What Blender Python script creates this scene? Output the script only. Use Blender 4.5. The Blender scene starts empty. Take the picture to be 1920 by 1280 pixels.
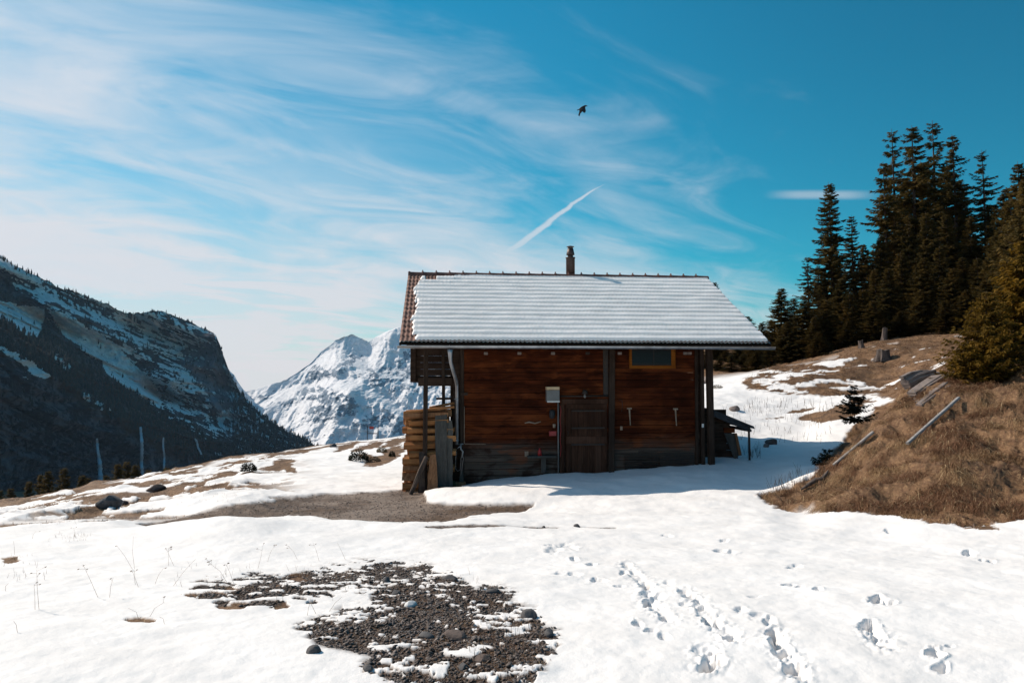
import bpy, bmesh, math, random
import numpy as np
from mathutils import Vector, Matrix
C = bpy.context.scene
col = C.collection
R = math.radians
random.seed(7)
rng = np.random.default_rng(11)

# ---------------------------------------------------------------- camera, sky, sun, exposure
F = 1350.0
PITCH = R(2.54)
cd = bpy.data.cameras.new('camera'); cam = bpy.data.objects.new('camera', cd); col.objects.link(cam)
cd.sensor_width = 36.0; cd.lens = 36.0 * F / 1920.0
cd.clip_start = 0.05; cd.clip_end = 30000
cam.location = (0, 0, 0); cam.rotation_euler = (math.pi / 2 + PITCH, 0, 0)
C.camera = cam
cP, sP = math.cos(PITCH), math.sin(PITCH)
def ray(px, py):
    """direction of the photo pixel, scaled to depth y = 1"""
    Y = 640.0 - py
    d = cP * F - sP * Y
    return (px - 960.0) / d, (sP * F + cP * Y) / d
def at(px, py, d):
    a, b = ray(px, py); return Vector((a * d, d, b * d))
def project(x, y, z):
    d = y * cP + z * sP; u = -y * sP + z * cP
    d = np.maximum(d, 1e-3)
    return 960 + x / d * F, 640 - u / d * F

SUNDIR = Vector((1.05, -0.58, -0.95)).normalized()
SUN_EL = math.asin(-SUNDIR.z); SUN_AZ = math.atan2(-SUNDIR.x, -SUNDIR.y)
w = bpy.data.worlds.new('World'); C.world = w; w.use_nodes = True
nt = w.node_tree; nt.nodes.clear()
def N(nt, t, **k):
    n = nt.nodes.new(t)
    for a, b in k.items(): setattr(n, a, b)
    return n
def setin(n, **k):
    for a, b in k.items(): n.inputs[a.replace('_', ' ')].default_value = b
    return n
def mth(nt, op, a, b=None, c=None, clamp=False):
    n = nt.nodes.new('ShaderNodeMath'); n.operation = op; n.use_clamp = clamp
    for i, v in enumerate((a, b, c)):
        if v is None: continue
        if isinstance(v, (int, float)): n.inputs[i].default_value = v
        else: nt.links.new(v, n.inputs[i])
    return n.outputs[0]
def vmth(nt, op, a, b=None):
    n = nt.nodes.new('ShaderNodeVectorMath'); n.operation = op
    for i, v in enumerate((a, b)):
        if v is None: continue
        if isinstance(v, (tuple, list, Vector)): n.inputs[i].default_value = tuple(v)
        else: nt.links.new(v, n.inputs[i])
    return n.outputs['Value'] if op in ('DOT_PRODUCT', 'LENGTH') else n.outputs[0]
def maprange(nt, v, a, b, c=0.0, d=1.0, smooth=True):
    n = nt.nodes.new('ShaderNodeMapRange'); n.interpolation_type = 'SMOOTHSTEP' if smooth else 'LINEAR'
    nt.links.new(v, n.inputs[0])
    for i, x in enumerate((a, b, c, d)): n.inputs[i + 1].default_value = x
    return n.outputs[0]
def mixc(nt, f, a, b, mode='MIX'):
    n = nt.nodes.new('ShaderNodeMix'); n.data_type = 'RGBA'; n.blend_type = mode
    for s, v in ((0, f), (6, a), (7, b)):
        if isinstance(v, (int, float)): n.inputs[s].default_value = v
        elif isinstance(v, (tuple, list)): n.inputs[s].default_value = tuple(v) + ((1,) if len(v) == 3 else ())
        else: nt.links.new(v, n.inputs[s])
    return n.outputs[2]
def noise(nt, vec, scale, detail=4, rough=0.55, dist=0.0, dims='3D'):
    n = nt.nodes.new('ShaderNodeTexNoise'); n.noise_dimensions = dims
    n.inputs['Scale'].default_value = scale; n.inputs['Detail'].default_value = detail
    n.inputs['Roughness'].default_value = rough; n.inputs['Distortion'].default_value = dist
    if vec is not None: nt.links.new(vec, n.inputs['Vector'])
    return n.outputs['Fac']

sky = N(nt, 'ShaderNodeTexSky', sky_type='NISHITA')
sky.sun_disc = False; sky.sun_elevation = SUN_EL; sky.sun_rotation = SUN_AZ
sky.air_density = 1.3; sky.dust_density = 0.6; sky.ozone_density = 2.0; sky.altitude = 1500
tc = N(nt, 'ShaderNodeTexCoord'); D = tc.outputs['Generated']
sep = N(nt, 'ShaderNodeSeparateXYZ'); nt.links.new(D, sep.inputs[0])
dx, dy, dz = sep.outputs
tint = mixc(nt, 1.0, sky.outputs[0], (0.035, 0.90, 0.99), 'MULTIPLY')
tint = mixc(nt, maprange(nt, dy, 0.35, -0.5), tint, mixc(nt, 1.0, tint, (2.0, 0.88, 0.98), 'MULTIPLY'))
tint = mixc(nt, maprange(nt, mth(nt, 'SUBTRACT', dx, mth(nt, 'MULTIPLY', dz, -0.3)), 0.15, 0.75), tint, mixc(nt, 1.0, tint, (0.5, 0.76, 0.78), 'MULTIPLY'))
den = mth(nt, 'ADD', mth(nt, 'MAXIMUM', dz, 0.0), 0.16)
cx = mth(nt, 'DIVIDE', dx, den); cy = mth(nt, 'DIVIDE', dy, den)
cmb = N(nt, 'ShaderNodeCombineXYZ'); nt.links.new(cx, cmb.inputs[0]); nt.links.new(cy, cmb.inputs[1])
def mapped(deg, sa, sb, loc=(0, 0, 0)):
    # stretched along the wind direction (deg to the right of straight ahead)
    q, p = math.sin(R(deg)), math.cos(R(deg))
    al = mth(nt, 'ADD', mth(nt, 'MULTIPLY', cx, q * sa), mth(nt, 'MULTIPLY', cy, p * sa))
    ac = mth(nt, 'ADD', mth(nt, 'MULTIPLY', cx, -p * sb), mth(nt, 'MULTIPLY', cy, q * sb))
    c_ = N(nt, 'ShaderNodeCombineXYZ'); nt.links.new(mth(nt, 'ADD', al, loc[0]), c_.inputs[0]); nt.links.new(mth(nt, 'ADD', ac, loc[1]), c_.inputs[1])
    return c_.outputs[0]
n1 = noise(nt, mapped(48, 0.60, 0.95, (2.3, 0.6, 0)), 0.8, 8, 0.55, 0.9)
n2 = noise(nt, mapped(58, 0.75, 1.5, (5.2, 1.7, 0)), 2.2, 9, 0.58, 1.3)
n3 = noise(nt, mapped(40, 0.8, 1.2, (1, 3, 0)), 0.45, 3, 0.5, 0.3)
# more cirrus towards the lower left of the view (the sun's side), clear to the right
azl = mth(nt, 'DIVIDE', dx, mth(nt, 'MAXIMUM', dy, 0.15))
side = mth(nt, 'ADD', mth(nt, 'MULTIPLY', azl, -0.52), mth(nt, 'MULTIPLY', dz, -1.30))
side = mth(nt, 'ADD', side, 0.37)
c1 = mth(nt, 'ADD', mth(nt, 'MULTIPLY', n1, 1.25), mth(nt, 'MULTIPLY', n2, 0.75))
c1 = mth(nt, 'ADD', c1, mth(nt, 'MULTIPLY', n3, 0.5))
c1 = mth(nt, 'ADD', mth(nt, 'MULTIPLY', mth(nt, 'SUBTRACT', c1, 1.22), 1.15), side)
cloud = mth(nt, 'MULTIPLY', maprange(nt, c1, -0.22, 0.72), maprange(nt, dy, -0.3, 0.25, 0.45, 1.0))
low = mth(nt, 'MULTIPLY', maprange(nt, dz, 0.48, 0.08), maprange(nt, azl, 0.14, -0.34))
tex = mth(nt, 'ADD', mth(nt, 'MULTIPLY', n1, 1.3), mth(nt, 'MULTIPLY', n2, 1.0))
low = mth(nt, 'MULTIPLY', low, mth(nt, 'ADD', maprange(nt, tex, 0.85, 1.35, 0.45, 1.0), mth(nt, 'MULTIPLY', maprange(nt, dz, 0.22, 0.06), 0.35)), clamp=True)
cloud = mth(nt, 'MAXIMUM', cloud, mth(nt, 'MINIMUM', low, 0.97))
# the contrail above the cabin roof
def dirv(px, py):
    a, b = ray(px, py); return Vector((a, 1, b)).normalized()
a0, a1 = dirv(872, 520), dirv(1140, 345)
nrm = a0.cross(a1).normalized(); tv = (a1 - a0).normalized()
bend = mth(nt, 'MULTIPLY', mth(nt, 'SINE', mth(nt, 'MULTIPLY', vmth(nt, 'DOT_PRODUCT', D, tuple(tv)), 19.0)), 0.004)
off = mth(nt, 'ABSOLUTE', mth(nt, 'ADD', mth(nt, 'ADD', vmth(nt, 'DOT_PRODUCT', D, tuple(nrm)), bend), mth(nt, 'MULTIPLY', mth(nt, 'SUBTRACT', n2, 0.5), 0.012)))
tpos = vmth(nt, 'DOT_PRODUCT', D, tuple(tv)); t0, t1 = a0.dot(tv), a1.dot(tv)
wid = maprange(nt, tpos, t0, t1, 0.013, 0.0012, False)
trail = maprange(nt, mth(nt, 'DIVIDE', off, wid), 1.0, 0.2)
trail = mth(nt, 'MULTIPLY', trail, mth(nt, 'MULTIPLY', maprange(nt, tpos, t0 - 0.05, t0 + 0.03), maprange(nt, tpos, t1 + 0.01, t1 - 0.03)))
cloud = mth(nt, 'MAXIMUM', cloud, mth(nt, 'MULTIPLY', trail, 0.72))
# one thin streak over the forest
s0, s1 = dirv(1425, 362), dirv(1660, 360)
sn = s0.cross(s1).normalized(); sv = (s1 - s0).normalized()
so = mth(nt, 'ABSOLUTE', mth(nt, 'ADD', vmth(nt, 'DOT_PRODUCT', D, tuple(sn)), mth(nt, 'MULTIPLY', mth(nt, 'SUBTRACT', n1, 0.5), 0.02)))
sp_ = vmth(nt, 'DOT_PRODUCT', D, tuple(sv))
st = mth(nt, 'MULTIPLY', maprange(nt, so, 0.0075, 0.001), mth(nt, 'MULTIPLY', maprange(nt, sp_, s0.dot(sv), s0.dot(sv) + 0.05), maprange(nt, sp_, s1.dot(sv), s1.dot(sv) - 0.05)))
cloud = mth(nt, 'MAXIMUM', cloud, mth(nt, 'MULTIPLY', st, 0.40))
white = mixc(nt, maprange(nt, dz, 0.0, 0.45), (8.0, 7.7, 7.7), (6.4, 7.1, 8.0))
skyc = mixc(nt, cloud, tint, white)
bg = N(nt, 'ShaderNodeBackground'); bg.inputs[1].default_value = 0.10
nt.links.new(skyc, bg.inputs[0])
wo = N(nt, 'ShaderNodeOutputWorld'); nt.links.new(bg.outputs[0], wo.inputs[0])

sl = bpy.data.lights.new('sun', 'SUN'); sl.energy = 5.0; sl.angle = R(0.55); sl.color = (1.0, 0.875, 0.745)
so_ = bpy.data.objects.new('sun', sl); col.objects.link(so_)
so_.rotation_euler = SUNDIR.to_track_quat('-Z', 'Y').to_euler(); so_.location = (-40, 30, 60)
C.view_settings.view_transform = 'Standard'; C.view_settings.look = 'None'
C.view_settings.exposure = 0.03; C.view_settings.gamma = 1.0
C.render.engine = 'CYCLES'
C.cycles.volume_bounces = 0

# ---------------------------------------------------------------- helpers
def tag(o, label=None, cat=None, group=None, kind=None):
    if label: o['label'] = label
    if cat: o['category'] = cat
    if group: o['group'] = group
    if kind: o['kind'] = kind
    return o
def empty(name, loc, rz=0.0, **k):
    o = bpy.data.objects.new(name, None); col.objects.link(o); o.location = loc; o.rotation_euler = (0, 0, rz)
    o.empty_display_size = 0.2
    return tag(o, **k)
def children(o): return [c for c in bpy.data.objects if c.parent == o]
def copy_tree(o, parent=None):
    c = o.copy(); col.objects.link(c)
    if parent is not None: c.parent = parent
    for ch in children(o): copy_tree(ch, c)
    return c
def mesh_np(name, V, F_, mat, parent=None, smooth=False, attrs=None):
    """V (n,3); F_ = list of int arrays (m,k)"""
    V = np.ascontiguousarray(V, dtype=np.float32)
    me = bpy.data.meshes.new(name)
    Fs = [np.asarray(f, dtype=np.int32) for f in (F_ if isinstance(F_, list) else [F_]) if len(f)]
    me.vertices.add(len(V)); me.vertices.foreach_set('co', V.ravel())
    nl = sum(f.size for f in Fs); npoly = sum(len(f) for f in Fs)
    me.loops.add(nl); me.polygons.add(npoly)
    me.loops.foreach_set('vertex_index', np.concatenate([f.ravel() for f in Fs]))
    tot = np.concatenate([np.full(len(f), f.shape[1], np.int32) for f in Fs])
    st = np.concatenate([[0], np.cumsum(tot)[:-1]]).astype(np.int32)
    me.polygons.foreach_set('loop_start', st)
    me.polygons.foreach_set('loop_total', tot)
    me.update(calc_edges=True)
    if smooth: me.polygons.foreach_set('use_smooth', np.ones(npoly, bool))
    if attrs:
        for k, a in attrs.items():
            at_ = me.attributes.new(k, 'FLOAT', 'POINT'); at_.data.foreach_set('value', np.asarray(a, np.float32).ravel())
    me.validate()
    if mat: me.materials.append(mat)
    o = bpy.data.objects.new(name, me); col.objects.link(o)
    if parent is not None: o.parent = parent
    return o
def grid_faces(nr, nc):
    i = np.arange(nr - 1)[:, None] * nc + np.arange(nc - 1)[None, :]
    return np.stack([i, i + 1, i + nc + 1, i + nc], -1).reshape(-1, 4)

class MB:
    def __init__(s): s.bm = bmesh.new(); s.tone = s.bm.verts.layers.float.new('tone')
    def _add(s, vs, fs, tone):
        bv = [s.bm.verts.new(v) for v in vs]
        for v in bv: v[s.tone] = tone
        for f in fs:
            try: s.bm.faces.new([bv[i] for i in f])
            except ValueError: pass
        return bv
    def box(s, x0, x1, y0, y1, z0, z1, M=None, b=0.0, tone=0.5):
        """box with chamfered long edges when b > 0"""
        M = M or Matrix.Identity(4)
        if b <= 0:
            vs = [M @ Vector(p) for p in ((x0,y0,z0),(x1,y0,z0),(x1,y1,z0),(x0,y1,z0),(x0,y0,z1),(x1,y0,z1),(x1,y1,z1),(x0,y1,z1))]
            s._add(vs, ((0,3,2,1),(4,5,6,7),(0,1,5,4),(1,2,6,5),(2,3,7,6),(3,0,4,7)), tone)
        else:
            dx_, dy_, dz_ = x1-x0, y1-y0, z1-z0
            ax = max(range(3), key=lambda i: (dx_, dy_, dz_)[i])
            o = [i for i in range(3) if i != ax]
            lo = (x0, y0, z0); hi = (x1, y1, z1)
            a0_, a1_ = lo[o[0]], hi[o[0]]; b0_, b1_ = lo[o[1]], hi[o[1]]
            ring = ((a0_+b,b0_),(a1_-b,b0_),(a1_,b0_+b),(a1_,b1_-b),(a1_-b,b1_),(a0_+b,b1_),(a0_,b1_-b),(a0_,b0_+b))
            vs = []
            for e in (lo[ax], hi[ax]):
                for (p, q) in ring:
                    v = [0, 0, 0]; v[ax] = e; v[o[0]] = p; v[o[1]] = q; vs.append(M @ Vector(v))
            fs = [tuple(range(8)), tuple(range(8, 16))] + [(i, (i+1) % 8, 8+(i+1) % 8, 8+i) for i in range(8)]
            s._add(vs, fs, tone)
        return s
    def bar(s, p, q, wdt, h=None, up=(0, 0, 1), tone=0.5, b=0.0):
        p, q = Vector(p), Vector(q); h = h or wdt
        z = (q - p); L = z.length; z.normalize(); x = Vector(up).cross(z)
        if x.length < 1e-4: x = Vector((1, 0, 0)).cross(z)
        x.normalize(); y = z.cross(x)
        M = Matrix.Translation(p) @ Matrix((x, y, z)).transposed().to_4x4()
        return s.box(-wdt/2, wdt/2, -h/2, h/2, 0, L, M, b, tone)
    def tube(s, pts, rad, n=10, cap=True, tone=0.5, jit=0.0):
        pts = [Vector(p) for p in pts]; rs = rad if isinstance(rad, (list, tuple)) else [rad] * len(pts)
        rings = []; x = None
        for i, p in enumerate(pts):
            t = (pts[min(i+1, len(pts)-1)] - pts[max(i-1, 0)])
            if t.length < 1e-6: t = Vector((0, 0, 1))
            t.normalize()
            if x is None:
                x = t.orthogonal().normalized()
            x = (x - t * x.dot(t)).normalized(); y = t.cross(x)
            rings.append([p + (x * math.cos(2*math.pi*k/n) + y * math.sin(2*math.pi*k/n)) * rs[i] * (1 + random.uniform(-jit, jit)) for k in range(n)])
        vs = [v for r_ in rings for v in r_]
        fs = [(i*n+k, i*n+(k+1) % n, (i+1)*n+(k+1) % n, (i+1)*n+k) for i in range(len(pts)-1) for k in range(n)]
        if cap: fs += [tuple(range(n))[::-1], tuple((len(pts)-1)*n + k for k in range(n))]
        s._add(vs, fs, tone); return s
    def poly(s, ring, ext, tone=0.5):
        """prism: ring of points extruded by vector ext"""
        ring = [Vector(p) for p in ring]; e = Vector(ext); n = len(ring)
        s._add(ring + [p + e for p in ring], [tuple(range(n))[::-1], tuple(range(n, 2*n))] + [(i, (i+1) % n, n+(i+1) % n, n+i) for i in range(n)], tone)
        return s
    def build(s, name, mat, parent=None, smooth=False):
        bmesh.ops.recalc_face_normals(s.bm, faces=s.bm.faces)
        me = bpy.data.meshes.new(name); s.bm.to_mesh(me); s.bm.free()
        if smooth:
            for p in me.polygons: p.use_smooth = True
        me.materials.append(mat)
        o = bpy.data.objects.new(name, me); col.objects.link(o)
        if parent is not None: o.parent = parent
        return o

# lattice noise in numpy
_T = rng.random((8, 256, 256))
def vn(x, y, seed=0):
    T = _T[seed % 8]
    x = np.asarray(x, float) + seed * 17.31; y = np.asarray(y, float) + seed * 5.77
    xi = np.floor(x).astype(int); yi = np.floor(y).astype(int); fx = x - xi; fy = y - yi
    fx = fx*fx*fx*(fx*(fx*6-15)+10); fy = fy*fy*fy*(fy*(fy*6-15)+10)
    a = T[xi & 255, yi & 255]; b = T[(xi+1) & 255, yi & 255]; c = T[xi & 255, (yi+1) & 255]; d = T[(xi+1) & 255, (yi+1) & 255]
    return (a*(1-fx)+b*fx)*(1-fy) + (c*(1-fx)+d*fx)*fy
def fbm(x, y, seed=0, oct=5, gain=0.5, lac=2.03):
    s = 0; a = 1; t = 0
    for i in range(oct):
        s = s + a * vn(x, y, seed + i); t += a; a *= gain; x = x * lac; y = y * lac
    return s / t
def ridged(x, y, seed=0, oct=5, gain=0.55, lac=2.05):
    s = 0; a = 1; t = 0
    for i in range(oct):
        s = s + a * (1 - np.abs(2 * vn(x, y, seed + i) - 1)) ** 1.6; t += a; a *= gain; x = x * lac; y = y * lac
    return s / t
def sstep(x, a, b):
    t = np.clip((x - a) / (b - a), 0, 1); return t * t * (3 - 2 * t)
def inpoly(x, y, P):
    r = np.zeros(np.shape(x), bool); n = len(P)
    for i in range(n):
        x0, y0 = P[i]; x1, y1 = P[(i+1) % n]
        if y0 == y1: continue
        c = ((y0 > y) != (y1 > y)) & (x < (x1 - x0) * (y - y0) / (y1 - y0) + x0)
        r ^= c
    return r
def polysd(x, y, P):
    """signed distance, positive inside"""
    dmin = np.full(np.shape(x), 1e9); n = len(P)
    for i in range(n):
        x0, y0 = P[i]; x1, y1 = P[(i+1) % n]
        ex, ey = x1 - x0, y1 - y0; L2 = ex*ex + ey*ey + 1e-9
        t = np.clip(((x - x0) * ex + (y - y0) * ey) / L2, 0, 1)
        dmin = np.minimum(dmin, np.hypot(x - x0 - t*ex, y - y0 - t*ey))
    return np.where(inpoly(x, y, P), dmin, -dmin)
def pchip(xk, yk, x):
    xk = np.asarray(xk, float); yk = np.asarray(yk, float); h = np.diff(xk); dl = np.diff(yk) / h
    m = np.zeros(len(xk)); m[0] = dl[0]; m[-1] = dl[-1]
    for i in range(1, len(xk)-1):
        if dl[i-1] * dl[i] > 0:
            w1 = 2*h[i] + h[i-1]; w2 = h[i] + 2*h[i-1]; m[i] = (w1+w2) / (w1/dl[i-1] + w2/dl[i])
    x = np.clip(x, xk[0], xk[-1]); i = np.clip(np.searchsorted(xk, x) - 1, 0, len(h)-1)
    t = (x - xk[i]) / h[i]; t2 = t*t; t3 = t2*t
    return (2*t3-3*t2+1)*yk[i] + (t3-2*t2+t)*h[i]*m[i] + (-2*t3+3*t2)*yk[i+1] + (t3-t2)*h[i]*m[i+1]

# ---------------------------------------------------------------- materials
def newmat(name):
    m = bpy.data.materials.new(name); m.use_nodes = True; t = m.node_tree; t.nodes.clear()
    o = t.nodes.new('ShaderNodeOutputMaterial'); b = t.nodes.new('ShaderNodeBsdfPrincipled')
    t.links.new(b.outputs[0], o.inputs[0]); return m, t, b
def put(t, sock, v):
    if isinstance(v, (int, float)): sock.default_value = v
    elif isinstance(v, (tuple, list)): sock.default_value = tuple(v) + ((1,) if len(v) == 3 else ())
    else: t.links.new(v, sock)
def bump(t, b, h, strength, dist):
    n = t.nodes.new('ShaderNodeBump'); n.inputs['Strength'].default_value = strength; n.inputs['Distance'].default_value = dist
    t.links.new(h, n.inputs['Height']); t.links.new(n.outputs[0], b.inputs['Normal'])
def ocoord(t, sc=(1, 1, 1), rot=(0, 0, 0), gen='Object'):
    c = t.nodes.new('ShaderNodeTexCoord'); m = t.nodes.new('ShaderNodeMapping')
    m.inputs['Scale'].default_value = sc; m.inputs['Rotation'].default_value = rot
    t.links.new(c.outputs[gen], m.inputs[0]); return m.outputs[0]
def attr(t, name):
    a = t.nodes.new('ShaderNodeAttribute'); a.attribute_name = name; return a.outputs['Fac']

def plain(name, c, c2=None, rough=0.6, metal=0.0, sc=8, bmp=0.0, axis=None):
    m, t, b = newmat(name)
    v = ocoord(t, axis or (1, 1, 1))
    n = noise(t, v, sc, 5, 0.6)
    put(t, b.inputs['Base Color'], mixc(t, maprange(t, n, 0.3, 0.7), c, c2 or tuple(x * 0.6 for x in c)))
    b.inputs['Roughness'].default_value = rough; b.inputs['Metallic'].default_value = metal
    if bmp: bump(t, b, n, 0.6, bmp)
    return m
def wood(name, ca, cb, cc, axis='X', fine=1.0, grey=None, zg=(0, 0), rough=0.85):
    """planks: grain stretched along one axis, tone attribute shifts each plank; weathered grey low down"""
    m, t, b = newmat(name)
    s = {'X': (0.35, 9, 9), 'Y': (9, 0.35, 9), 'Z': (9, 9, 0.35)}[axis]
    tone = attr(t, 'tone')
    v = ocoord(t, s)
    add = t.nodes.new('ShaderNodeVectorMath'); add.operation = 'ADD'
    cmb_ = t.nodes.new('ShaderNodeCombineXYZ'); tt = mth(t, 'MULTIPLY', tone, 37.0)
    for i in range(3): t.links.new(tt, cmb_.inputs[i])
    t.links.new(v, add.inputs[0]); t.links.new(cmb_.outputs[0], add.inputs[1]); v = add.outputs[0]
    g = noise(t, v, 1.6 * fine, 8, 0.65, 1.2)
    g2 = noise(t, v, 7 * fine, 4, 0.7, 0.3)
    big = noise(t, ocoord(t, (1, 1, 1)), 0.9, 4, 0.6)
    c = mixc(t, maprange(t, g, 0.32, 0.68), ca, cb)
    c = mixc(t, mth(t, 'MULTIPLY', maprange(t, g2, 0.52, 0.75), 0.75), c, cc)
    c = mixc(t, mth(t, 'MULTIPLY', maprange(t, tone, 0.55, 1.0), 0.38), c, cc)
    c = mixc(t, mth(t, 'MULTIPLY', maprange(t, big, 0.46, 0.62), 0.75), c, cb)
    if grey:
        sx = t.nodes.new('ShaderNodeSeparateXYZ'); t.links.new(ocoord(t), sx.inputs[0])
        h = mth(t, 'ADD', sx.outputs[2], mth(t, 'MULTIPLY', mth(t, 'SUBTRACT', noise(t, ocoord(t, (0.5, 1, 3)), 2.2, 5, 0.6), 0.5), 0.7))
        gg = maprange(t, h, zg[1], zg[0])
        c = mixc(t, mth(t, 'MULTIPLY', gg, 0.88), c, mixc(t, maprange(t, g, 0.35, 0.7), grey, tuple(x * 0.4 for x in grey)))
    if grey:
        mot = noise(t, ocoord(t, (0.8, 1, 2.6)), 1.5, 6, 0.62, 0.6); c = mixc(t, mth(t, 'MULTIPLY', maprange(t, mot, .52, .66), .45), c, tuple(x * 1.25 for x in cc)); c = mixc(t, mth(t, 'MULTIPLY', maprange(t, mot, .46, .36), .7), c, tuple(x * .55 for x in cb))
    # knots
    vo = t.nodes.new('ShaderNodeTexVoronoi'); vo.inputs['Scale'].default_value = 1.0
    s2 = {'X': (1.1, 4, 5), 'Y': (4, 1.1, 5), 'Z': (5, 5, 1.1)}[axis]
    t.links.new(ocoord(t, s2), vo.inputs['Vector'])
    k = maprange(t, vo.outputs['Distance'], 0.13, 0.04)
    c = mixc(t, mth(t, 'MULTIPLY', k, 0.7), c, tuple(x * 0.25 for x in ca))
    put(t, b.inputs['Base Color'], c); b.inputs['Roughness'].default_value = rough
    b.inputs['Specular IOR Level'].default_value = 0.06
    bump(t, b, mth(t, 'ADD', g, mth(t, 'MULTIPLY', g2, 0.5)), 0.7, 0.012)
    return m
def snow_nodes(t, P, fine=True):
    n_a = noise(t, P, 1.3, 6, 0.55); n_b = noise(t, P, 28, 5, 0.65); n_c = noise(t, P, 140, 2, 0.5)
    c = mixc(t, maprange(t, n_a, 0.3, 0.72), (0.895, 0.875, 0.855), (0.81, 0.79, 0.77))
    c = mixc(t, mth(t, 'MULTIPLY', maprange(t, n_b, 0.58, 0.74), 0.16), c, (0.66, 0.65, 0.64))
    h = mth(t, 'ADD', mth(t, 'MULTIPLY', n_a, 0.10), mth(t, 'ADD', mth(t, 'MULTIPLY', n_b, 0.012), mth(t, 'MULTIPLY', n_c, 0.003)))
    return c, h

M = {}
M['wall'] = wood('wall planks', (0.095, 0.021, 0.007), (0.034, 0.008, 0.0035), (0.165, 0.044, 0.013), 'X', 1.0, (0.105, 0.086, 0.070), (1.0, 1.5))
M['side'] = wood('gable planks', (0.085, 0.035, 0.015), (0.030, 0.012, 0.006), (0.13, 0.062, 0.032), 'Y', 1.0, (0.10, 0.085, 0.07), (0.4, 1.0))
M['post'] = wood('post timber', (0.060, 0.040, 0.030), (0.026, 0.017, 0.013), (0.10, 0.072, 0.058), 'Z')
M['door'] = wood('door planks', (0.072, 0.034, 0.021), (0.030, 0.014, 0.009), (0.12, 0.062, 0.042), 'Z', 1.1)
M['beam'] = wood('beam timber', (0.055, 0.034, 0.024), (0.022, 0.013, 0.010), (0.09, 0.06, 0.045), 'X')
M['fresh'] = wood('fresh sawn wood', (0.38, 0.17, 0.065), (0.20, 0.08, 0.032), (0.50, 0.28, 0.125), 'X', 1.3)
M['slab'] = wood('raw slab wood', (0.34, 0.17, 0.085), (0.17, 0.08, 0.04), (0.46, 0.27, 0.15), 'Z', 1.2)
M['bark'] = plain('bark', (0.10, 0.068, 0.05), (0.032, 0.021, 0.016), 0.95, 0, 9, 0.03, (1, 1, 0.35))
M['greyplank'] = wood('grey weathered plank', (0.105, 0.098, 0.086), (0.06, 0.055, 0.05), (0.15, 0.142, 0.125), 'Z', 1.3)
M['stump'] = plain('weathered stump wood', (0.13, 0.10, 0.085), (0.045, 0.035, 0.03), 0.95, 0, 7, 0.04, (1, 1, 0.25))
M['window'] = wood('honey window wood', (0.26, 0.085, 0.013), (0.17, 0.05, 0.008), (0.32, 0.12, 0.02), 'X', 1.5)
M['tile'] = plain('clay roof tile', (0.27, 0.125, 0.08), (0.11, 0.052, 0.038), 0.72, 0, 5, 0.004)
M['ridge'] = plain('clay ridge tile', (0.19, 0.085, 0.06), (0.08, 0.037, 0.03), 0.7, 0, 4, 0.004)
M['zinc'] = plain('zinc gutter', (0.42, 0.44, 0.46), (0.26, 0.28, 0.30), 0.38, 0.75, 5)
M['pipe'] = plain('galvanised pipe', (0.42, 0.43, 0.43), (0.30, 0.31, 0.31), 0.5, 0.3, 6)
M['iron'] = plain('dark iron', (0.035, 0.031, 0.03), (0.06, 0.04, 0.03), 0.6, 0.6, 12)
M['chimney'] = plain('brown painted flue', (0.075, 0.042, 0.034), (0.038, 0.023, 0.02), 0.5, 0.2, 6)
M['boxgrey'] = plain('grey meter box', (0.17, 0.165, 0.16), (0.13, 0.127, 0.12), 0.6, 0, 3)
M['boxlid'] = plain('pale wood lid', (0.62, 0.46, 0.28), (0.48, 0.34, 0.2), 0.7, 0, 6)
M['red'] = plain('red plastic', (0.32, 0.014, 0.014), (0.22, 0.012, 0.012), 0.45)
M['dark'] = plain('dark cloth', (0.018, 0.018, 0.02), (0.01, 0.01, 0.012), 0.7)
M['white'] = plain('white paper', (0.7, 0.7, 0.68), (0.55, 0.55, 0.53), 0.7)
M['palewood'] = plain('pale bare wood', (0.30, 0.22, 0.16), (0.20, 0.145, 0.10), 0.8, 0, 9)
M['roofing'] = plain('dark roofing felt', (0.045, 0.043, 0.047), (0.022, 0.021, 0.023), 0.75, 0, 6, 0.01)
M['rock'] = plain('dark slate rock', (0.105, 0.10, 0.10), (0.038, 0.036, 0.037), 0.85, 0, 4, 0.03)
M['rockbrown'] = plain('brown boulder', (0.13, 0.095, 0.08), (0.05, 0.04, 0.036), 0.9, 0, 5, 0.03)
M['rockpale'] = plain('pale boulder', (0.26, 0.21, 0.185), (0.15, 0.12, 0.105), 0.9, 0, 4, 0.02)
M['rail'] = plain('silver weathered pole', (0.38, 0.36, 0.34), (0.21, 0.195, 0.18), 0.75, 0, 9, 0.004, (1, 1, 0.3))
M['trunk'] = plain('spruce trunk', (0.075, 0.052, 0.042), (0.03, 0.021, 0.018), 0.95, 0, 5, 0.03, (1, 1, 0.3))
M['twig'] = plain('dry twig', (0.13, 0.085, 0.055), (0.07, 0.045, 0.03), 0.9, 0, 20)
M['weed'] = plain('pale dry stem', (0.34, 0.25, 0.18), (0.22, 0.155, 0.11), 0.9, 0, 20)
M['feather'] = plain('black feathers', (0.012, 0.011, 0.012), (0.006, 0.006, 0.007), 0.55)
m, t, b = newmat('glass pane'); b.inputs['Base Color'].default_value = (0.010, 0.013, 0.016, 1); b.inputs['Roughness'].default_value = 0.3; b.inputs['Specular IOR Level'].default_value = 0.15
M['glass'] = m
# snow lying on tiles
m, t, b = newmat('roof snow'); c, h = snow_nodes(t, ocoord(t)); put(t, b.inputs['Base Color'], c)
b.inputs['Roughness'].default_value = 0.6; b.inputs['Specular IOR Level'].default_value = 0.3; bump(t, b, h, 0.5, 0.4); M['snow'] = m
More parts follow.
